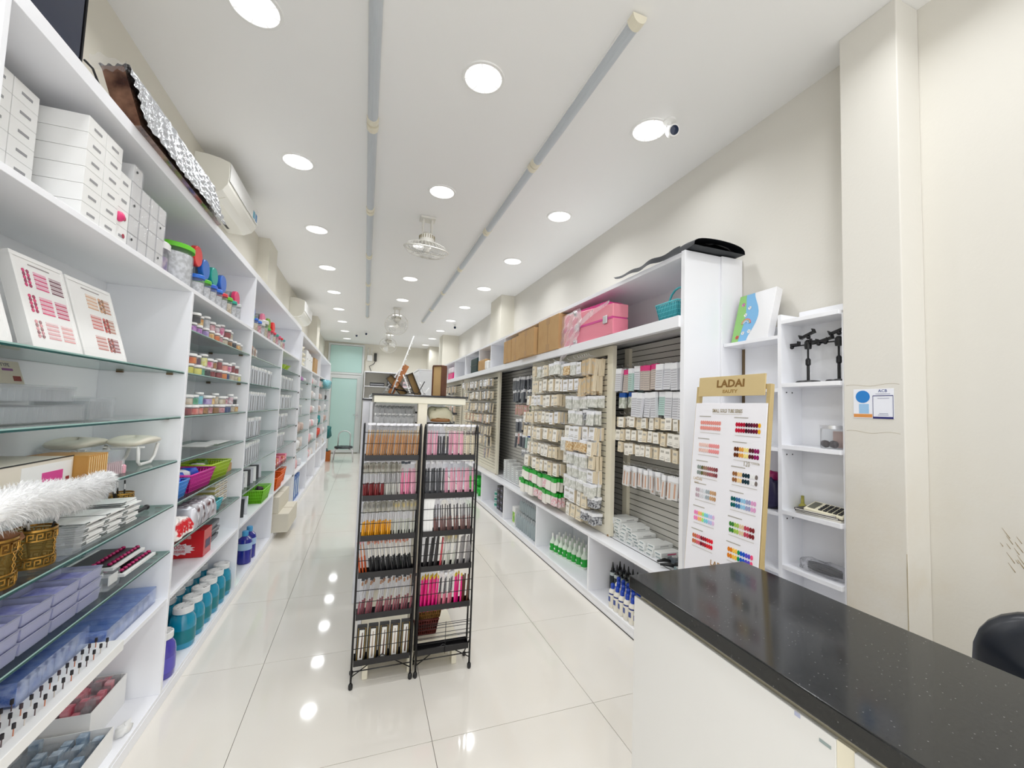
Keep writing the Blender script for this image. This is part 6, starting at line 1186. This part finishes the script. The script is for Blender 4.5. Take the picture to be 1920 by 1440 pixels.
# bottom tier left: boxed sets with gold lines
for i in range(5):
    t = thing('boxed_brush_set', 'black boxed brush with gold frame and white window, %s from left on bottom tier' % ORD[i], 'box', (.018 + .056 * i, 2.322, TZ[5] + .002), 0, 'black boxed brush sets', rot=(-.09, .03, 0))
    ob('box_body', G().box(0, .050, 0, .02, 0, .185).mesh('box_body', pc(20, 20, 22, .3), .001), t); ob('gold_line', G().tube([(.007, -.0006, .012), (.043, -.0006, .012), (.043, -.0006, .172), (.007, -.0006, .172)], .0012, 4, closed=True).mesh('gold_line', pc(205, 165, 60, .3)), t)
    ob('window', G().box(.013, .037, -.0012, -.0001, .02, .163).mesh('window', pc(226, 224, 218, .2)), t); ob('brush_inside', G().tube([(.026, -.0022, .03), (.028 - .003 * (i % 2), -.0022, .15)], [.0045, .002], 6).mesh('brush_inside', pc(*((96, 60, 40), (190, 170, 150))[i % 2])), t)
# ================================================================== island behind the racks
IY = 2.47
gd = thing('display_island', 'cream framed display island with a glossy black top behind the racks', 'display', (.32, 2.8, 0)); ox, oy = .32, 2.8
def D(nm, a, b, c_, d_, e, f, m=M_CREAM, bev=.002): return ob(nm, G().box(a - ox, b - ox, c_ - oy, d_ - oy, e, f).mesh(nm, m, bev), gd)
D('black_top', .035, .595, IY - .012, 3.18, 1.502, 1.512, mat('black_gloss', rgb(14, 14, 16), .1)); D('fascia', .048, .582, IY, IY + .03, 1.462, 1.502, mat('translucent_fascia', rgb(242, 238, 218), .3)); D('fascia_side', .048, .062, IY + .03, 3.16, 1.462, 1.502); D('fascia_side', .568, .582, IY + .03, 3.16, 1.462, 1.502)
D('header_panel', .062, .568, IY + .03, 3.16, 1.455, 1.462, pc(205, 212, 205)); D('centre_post', .298, .352, IY + .005, IY + .05, .06, 1.462)
D('leg', .058, .086, 2.36, 2.42, 0, .10); D('leg', .290, .318, 2.36, 2.42, 0, .10); D('leg', .535, .563, 2.36, 2.42, 0, .10); D('base_deck', .05, .575, 2.40, 3.16, .10, .125); D('base_front', .05, .575, 2.385, 2.40, .085, .125)
D('side_wall', .030, .046, 2.62, 3.17, .0, 1.462, M_LAM); D('back_wall', .046, .58, 3.14, 3.16, .125, 1.455, M_LAM); D('hang_bar', .06, .56, 2.60, 2.612, 1.40, 1.412, M_BLACK); D('hang_bar', .06, .56, 2.72, 2.732, 1.33, 1.342, M_BLACK)
kIB = Kind('clear_bag', 'bag', [('bag_film', blob(.022, .03, .034, 31, 10, .25).mesh('bag_film', clear('bag_clear', (.98, .985, .99), .65, rgb(246, 247, 248), .12, (60, .6))), (0, 0, -.07)), ('bag_header', G().box(-.018, .018, -.001, .001, -.018, .012).mesh('bag_header', M_PAPER))])
for r, z in enumerate((1.44, 1.385)):
    for i in range(9): kIB.put((.075 + .0245 * i, 2.585 - .03 * r, z), 'clear bag hanging under the island top, %s from left in the %s row' % (ORD[i], ('back', 'front')[r]), 'clear bags hanging on the island', rz=random.uniform(-.3, .3))
t = thing('film_parcel', 'large crinkled clear parcel with tan pieces under the island top', 'parcel', (.445, 2.58, 1.352)); ob('parcel_film', blob(.075, .04, .045, 41, 14, .2).mesh('parcel_film', mat('amber_film', rgb(222, 218, 190), .2, bump=(30, .5, .01))), t); ob('tan_pieces', blob(.06, .025, .012, 42, 10, .2).mesh('tan_pieces', pc(150, 105, 60)), t, (0, -.03, .0))
ob('hang_tab', G().box(-.02, .02, -.002, .002, .088, .10).mesh('hang_tab', M_PAPER), t)
# white cabinet with a dark top further back
wc = thing('white_cabinet', 'tall white cabinet with a dark top edge behind the island', 'cabinet', (.3, 3.8, 0))
ob('cabinet_body', G().box(-.315, .285, -.55, .7, 0, 1.475).mesh('cabinet_body', M_LAM, .002), wc); ob('cabinet_top', G().box(-.32, .29, -.56, .71, 1.475, 1.487).mesh('cabinet_top', mat('black_gloss', rgb(14, 14, 16), .1), .001), wc)
# baskets stored below the right rack
for i, (x, y, z, w) in enumerate(((.40, 2.47, .127, .12), (.42, 2.49, .215, .12))):
    o = basket((x, 2.52, z), .13, .14, .085, ((110, 45, 40), (150, 110, 60))[i], ('dark red', 'brown')[i] + ' plastic basket stored low behind the right rack', group='baskets behind the rack')
# items on the island top
M_WOODB = mat('dark_walnut', rgb(92, 58, 42), .45, noise=(14, .2, rgb(112, 74, 54))); M_PLY = mat('pale_ply', rgb(206, 172, 120), .6)
t = thing('wooden_tray', 'tall shallow wooden box with dark sides standing on the island', 'box', (.446, 2.76, 1.5125), -.80)
ob('tray_side', G().box(-.038, .038, 0, .058, 0, .008).box(-.038, .038, 0, .058, .205, .213).box(-.041, -.034, 0, .058, .008, .205).box(.034, .041, 0, .058, .008, .205).mesh('tray_side', M_WOODB, .001), t); ob('tray_back', G().box(-.034, .034, .008, .014, .008, .205).mesh('tray_back', M_PLY), t)
def lean_tray(loc, rot, lab, w=.035, h=.19):
    t = thing('wooden_tray', lab, 'box', loc, 0, 'shallow wooden boxes', rot=rot); ob('tray_side', G().box(-w, w, 0, .03, 0, .005).box(-w, w, 0, .03, h, h + .005).box(-w - .004, -w, 0, .03, 0, h + .005).box(w, w + .004, 0, .03, 0, h + .005).mesh('tray_side', mat('black_wood', rgb(48, 38, 28), .5)), t); ob('tray_back', G().box(-w, w, .024, .028, .005, h).mesh('tray_back', mat('ochre_board', rgb(150, 118, 66), .6)), t)
lean_tray((.325, 2.72, 1.513), (0, -.42, 0), 'open dark framed wooden box leaning left on the island', .018, .15); lean_tray((.235, 2.66, 1.513), (0, -.75, 0), 'dark framed wooden box leaning low against the white stands', .018, .15)
def stick(a, b, r, lab, m, nm='display_stand', extra=None):
    t = thing(nm, lab, 'stand', a, 0, 'stands on the island'); v = Vector(b) - Vector(a); ob('stick', G().tube([(0, 0, r), tuple(v)], r, 4).mesh('stick', m), t)
    g = G(); n = 9
    for k in range(n): p = v * ((k + 1.5) / (n + 2)); g.box(p.x - r * .5, p.x + r * 1.8, -.006, .006, p.z - .0025, p.z + .0025)
    ob('notch', g.mesh('notch', m), t)
stick((.150, 2.62, 1.513), (.268, 2.62, 1.885), .0055, 'long white notched stick leaning upright on the island', M_WHITE); stick((.105, 2.70, 1.513), (.215, 2.70, 1.70), .006, 'shorter white notched stick leaning right on the island', M_WHITE)
stick((.265, 2.64, 1.513), (.215, 2.64, 1.64), .005, 'white prop leg leaning left against the long stick', M_WHITE); stick((.36, 2.68, 1.513), (.325, 2.68, 1.60), .004, 'thin white easel leg near the dark framed box', M_WHITE); stick((.35, 2.68, 1.513), (.385, 2.68, 1.565), .004, 'thin white easel leg crossing its partner', M_WHITE)
t = thing('wooden_plank', 'orange brown wooden plank leaning on the island', 'plank', (.145, 2.66, 1.513), rot=(0, .45, 0)); ob('plank_body', G().box(-.018, .018, 0, .012, 0.004, .21).mesh('plank_body', mat('orange_wood', rgb(186, 118, 52), .4, noise=(20, .2, rgb(160, 92, 40))), .003), t); ob('plank_edge', G().box(-.019, -.018, 0.001, .011, .01, .2).mesh('plank_edge', pc(120, 70, 34)), t)
t = thing('black_easel', 'small black wire easel arms on the island', 'easel', (.20, 2.63, 1.513)); ob('easel_arm', G().tube([(-.07, 0, .045), (.04, 0, .022)], .0035, 5).mesh('easel_arm', M_BLACK), t); ob('easel_arm', G().tube([(-.045, .01, .004), (-.03, .01, .035), (.11, .01, .01), (.15, .01, .09)], .0035, 5).mesh('easel_arm', M_BLACK), t)
# ================================================================== the far end
# shelves on the back wall
bs = thing('back_shelf', 'white wall shelf with two boards on the back wall', 'shelf', (.8, 12.6, 0)); ox, oy = .8, 12.6
def E_(nm, a, b, c_, d_, e, f, m=M_LAM): return ob(nm, G().box(a - ox, b - ox, c_ - oy, d_ - oy, e, f).mesh(nm, m, .002), bs)
E_('shelf', -.06, 1.70, 12.42, YB - .004, 2.34, 2.37); E_('shelf', -.06, 1.70, 12.42, YB - .004, 1.93, 1.95); E_('shelf', -.06, 1.70, 12.42, YB - .004, 1.58, 1.60); E_('side_panel', -.06, -.04, 12.42, YB - .004, 0, 2.34); E_('side_panel', 1.68, 1.70, 12.42, YB - .004, 0, 2.34); E_('base_cabinet', -.04, 1.68, 12.44, YB - .004, 0.0, .7)
def eq(loc, s, c_, lab, nm='equipment_box'):
    t = thing(nm, lab, 'device', loc, 0, 'equipment on the back shelf'); ob('case', G().box(0, s[0], 0, s[1], 0, s[2]).mesh('case', pc(*c_), .004), t); ob('face_plate', G().box(.01, s[0] - .01, -.003, -.0001, s[2] * .3, s[2] * .7).mesh('face_plate', pc(150, 150, 155)), t)
eq((.10, 12.45, 1.951), (.40, .2, .10), (20, 22, 26), 'flat black recorder on the back shelf'); eq((.58, 12.45, 1.951), (.36, .2, .30), (24, 26, 28), 'tall black box on the back shelf')
for i in range(4): eq((.10 + .38 * i, 12.45, 1.601), (.28, .2, .09 + .05 * (i % 2)), ((228, 228, 228), (190, 195, 198), (225, 222, 216), (60, 60, 64))[i], 'small equipment box, %s on the lower back board' % ORD[i])
for i in range(3): eq((1.02 + .2 * i, 12.45, 1.951), (.14, .2, .16), ((232, 200, 205), (230, 228, 224), (200, 90, 90))[i], 'small packed box, %s right of the black ones' % ORD[i])
# router and cables
t = thing('wifi_router', 'small white router with two antennas on the back wall', 'router', (.06, YB - .001, 2.70)); ob('case', G().box(-.07, .07, -.04, 0, 0, .17).mesh('case', M_WHITE, .006), t)
for s_ in (-.05, .05): ob('antenna', G().tube([(s_, -.03, .16), (s_, -.03, .40)], .008, 6).mesh('antenna', M_WHITE), t)
t = thing('power_strip', 'dark power adapter hanging on the back wall with a black cable', 'adapter', (.22, YB - .001, 2.70)); ob('adapter_body', G().box(-.04, .04, -.05, 0, 0, .24).mesh('adapter_body', pc(50, 50, 46), .01), t); ob('cable', G().tube([(0, -.03, 0), (-.03, -.03, -.08), (-.16, -.03, -.16), (-.10, -.03, -.30)], .009, 6).mesh('cable', M_BLACK), t)
t = thing('wall_cable', 'thin pale cable clipped beside the back door frame', 'cable', (-.04, YB - .01, 2.6)); ob('cable', G().tube([(.06, 0, .5), (.04, 0, .3), (-.02, 0, .1), (.0, 0, -.6), (-.01, 0, -1.4), (-.08, -.02, -2.2), (-.02, -.02, -2.5)], .006, 5).mesh('cable', pc(200, 195, 180)), t)
# far right tall white cabinet
fc = thing('storage_cabinet', 'tall white storage cabinet standing at the far right end', 'cabinet', (1.3, 11.2, 0)); ob('cabinet_body', G().box(-.05, .38, -.6, .5, 0, 2.34).mesh('cabinet_body', M_LAM, .004), fc); ob('top_board', G().box(-.07, .40, -.62, .52, 2.34, 2.37).mesh('top_board', M_LAM), fc); ob('cabinet_door', G().box(-.04, .37, -.612, -.601, .06, 2.30).mesh('cabinet_door', pc(232, 234, 238)), fc)
# metal chair, box and bag by the door
t = thing('metal_stool', 'small low chair with chrome legs and dark seat before the back door', 'chair', (-.44, 10.95, 0))
ob('seat', G().lathe([(0, .33), (.20, .33), (.22, .35), (.20, .375), (0, .38)], 20).mesh('seat', pc(36, 42, 46)), t)
for sx_ in (-1, 1):
    ob('leg', G().tube([(sx_ * .12, -.12, .33), (sx_ * .20, -.17, .30), (sx_ * .23, -.19, .012)], .014, 6).mesh('leg', M_STEEL), t); ob('leg', G().tube([(sx_ * .12, .12, .33), (sx_ * .20, .17, .30), (sx_ * .23, .19, .012)], .014, 6).mesh('leg', M_STEEL), t)
ob('backrest', G().tube([(-.14, .16, .34), (-.14, .2, .62)] + [(-.14 * math.cos(PI * i / 8), .2, .62 + .12 * math.sin(PI * i / 8)) for i in range(1, 8)] + [(.14, .2, .62), (.14, .16, .34)], .013, 6).mesh('backrest', M_STEEL), t)
t = thing('wooden_crate', 'small orange brown box on the floor at the end of the left shelving', 'box', (-1.02, 11.0, 0)); ob('crate_body', G().open_box(0, .28, 0, .28, 0, .24, .012).mesh('crate_body', mat('orange_crate', rgb(190, 105, 40), .5)), t); ob('crate_contents', blob(.08, .08, .10, 61, 10, .2).mesh('crate_contents', pc(60, 90, 90)), t, (.14, .14, .1))
t = thing('teal_bundle', 'dark teal bundle at the end of the left shelves near the door', 'bundle', (-.93, 11.6, .50)); ob('bundle_cloth', blob(.14, .12, .16, 62, 12, .2).mesh('bundle_cloth', pc(20, 110, 110)), t); ob('bundle_pole', G().tube([(0, 0, -.5), (0, 0, .05)], .02, 6).mesh('bundle_pole', pc(120, 120, 110)), t)
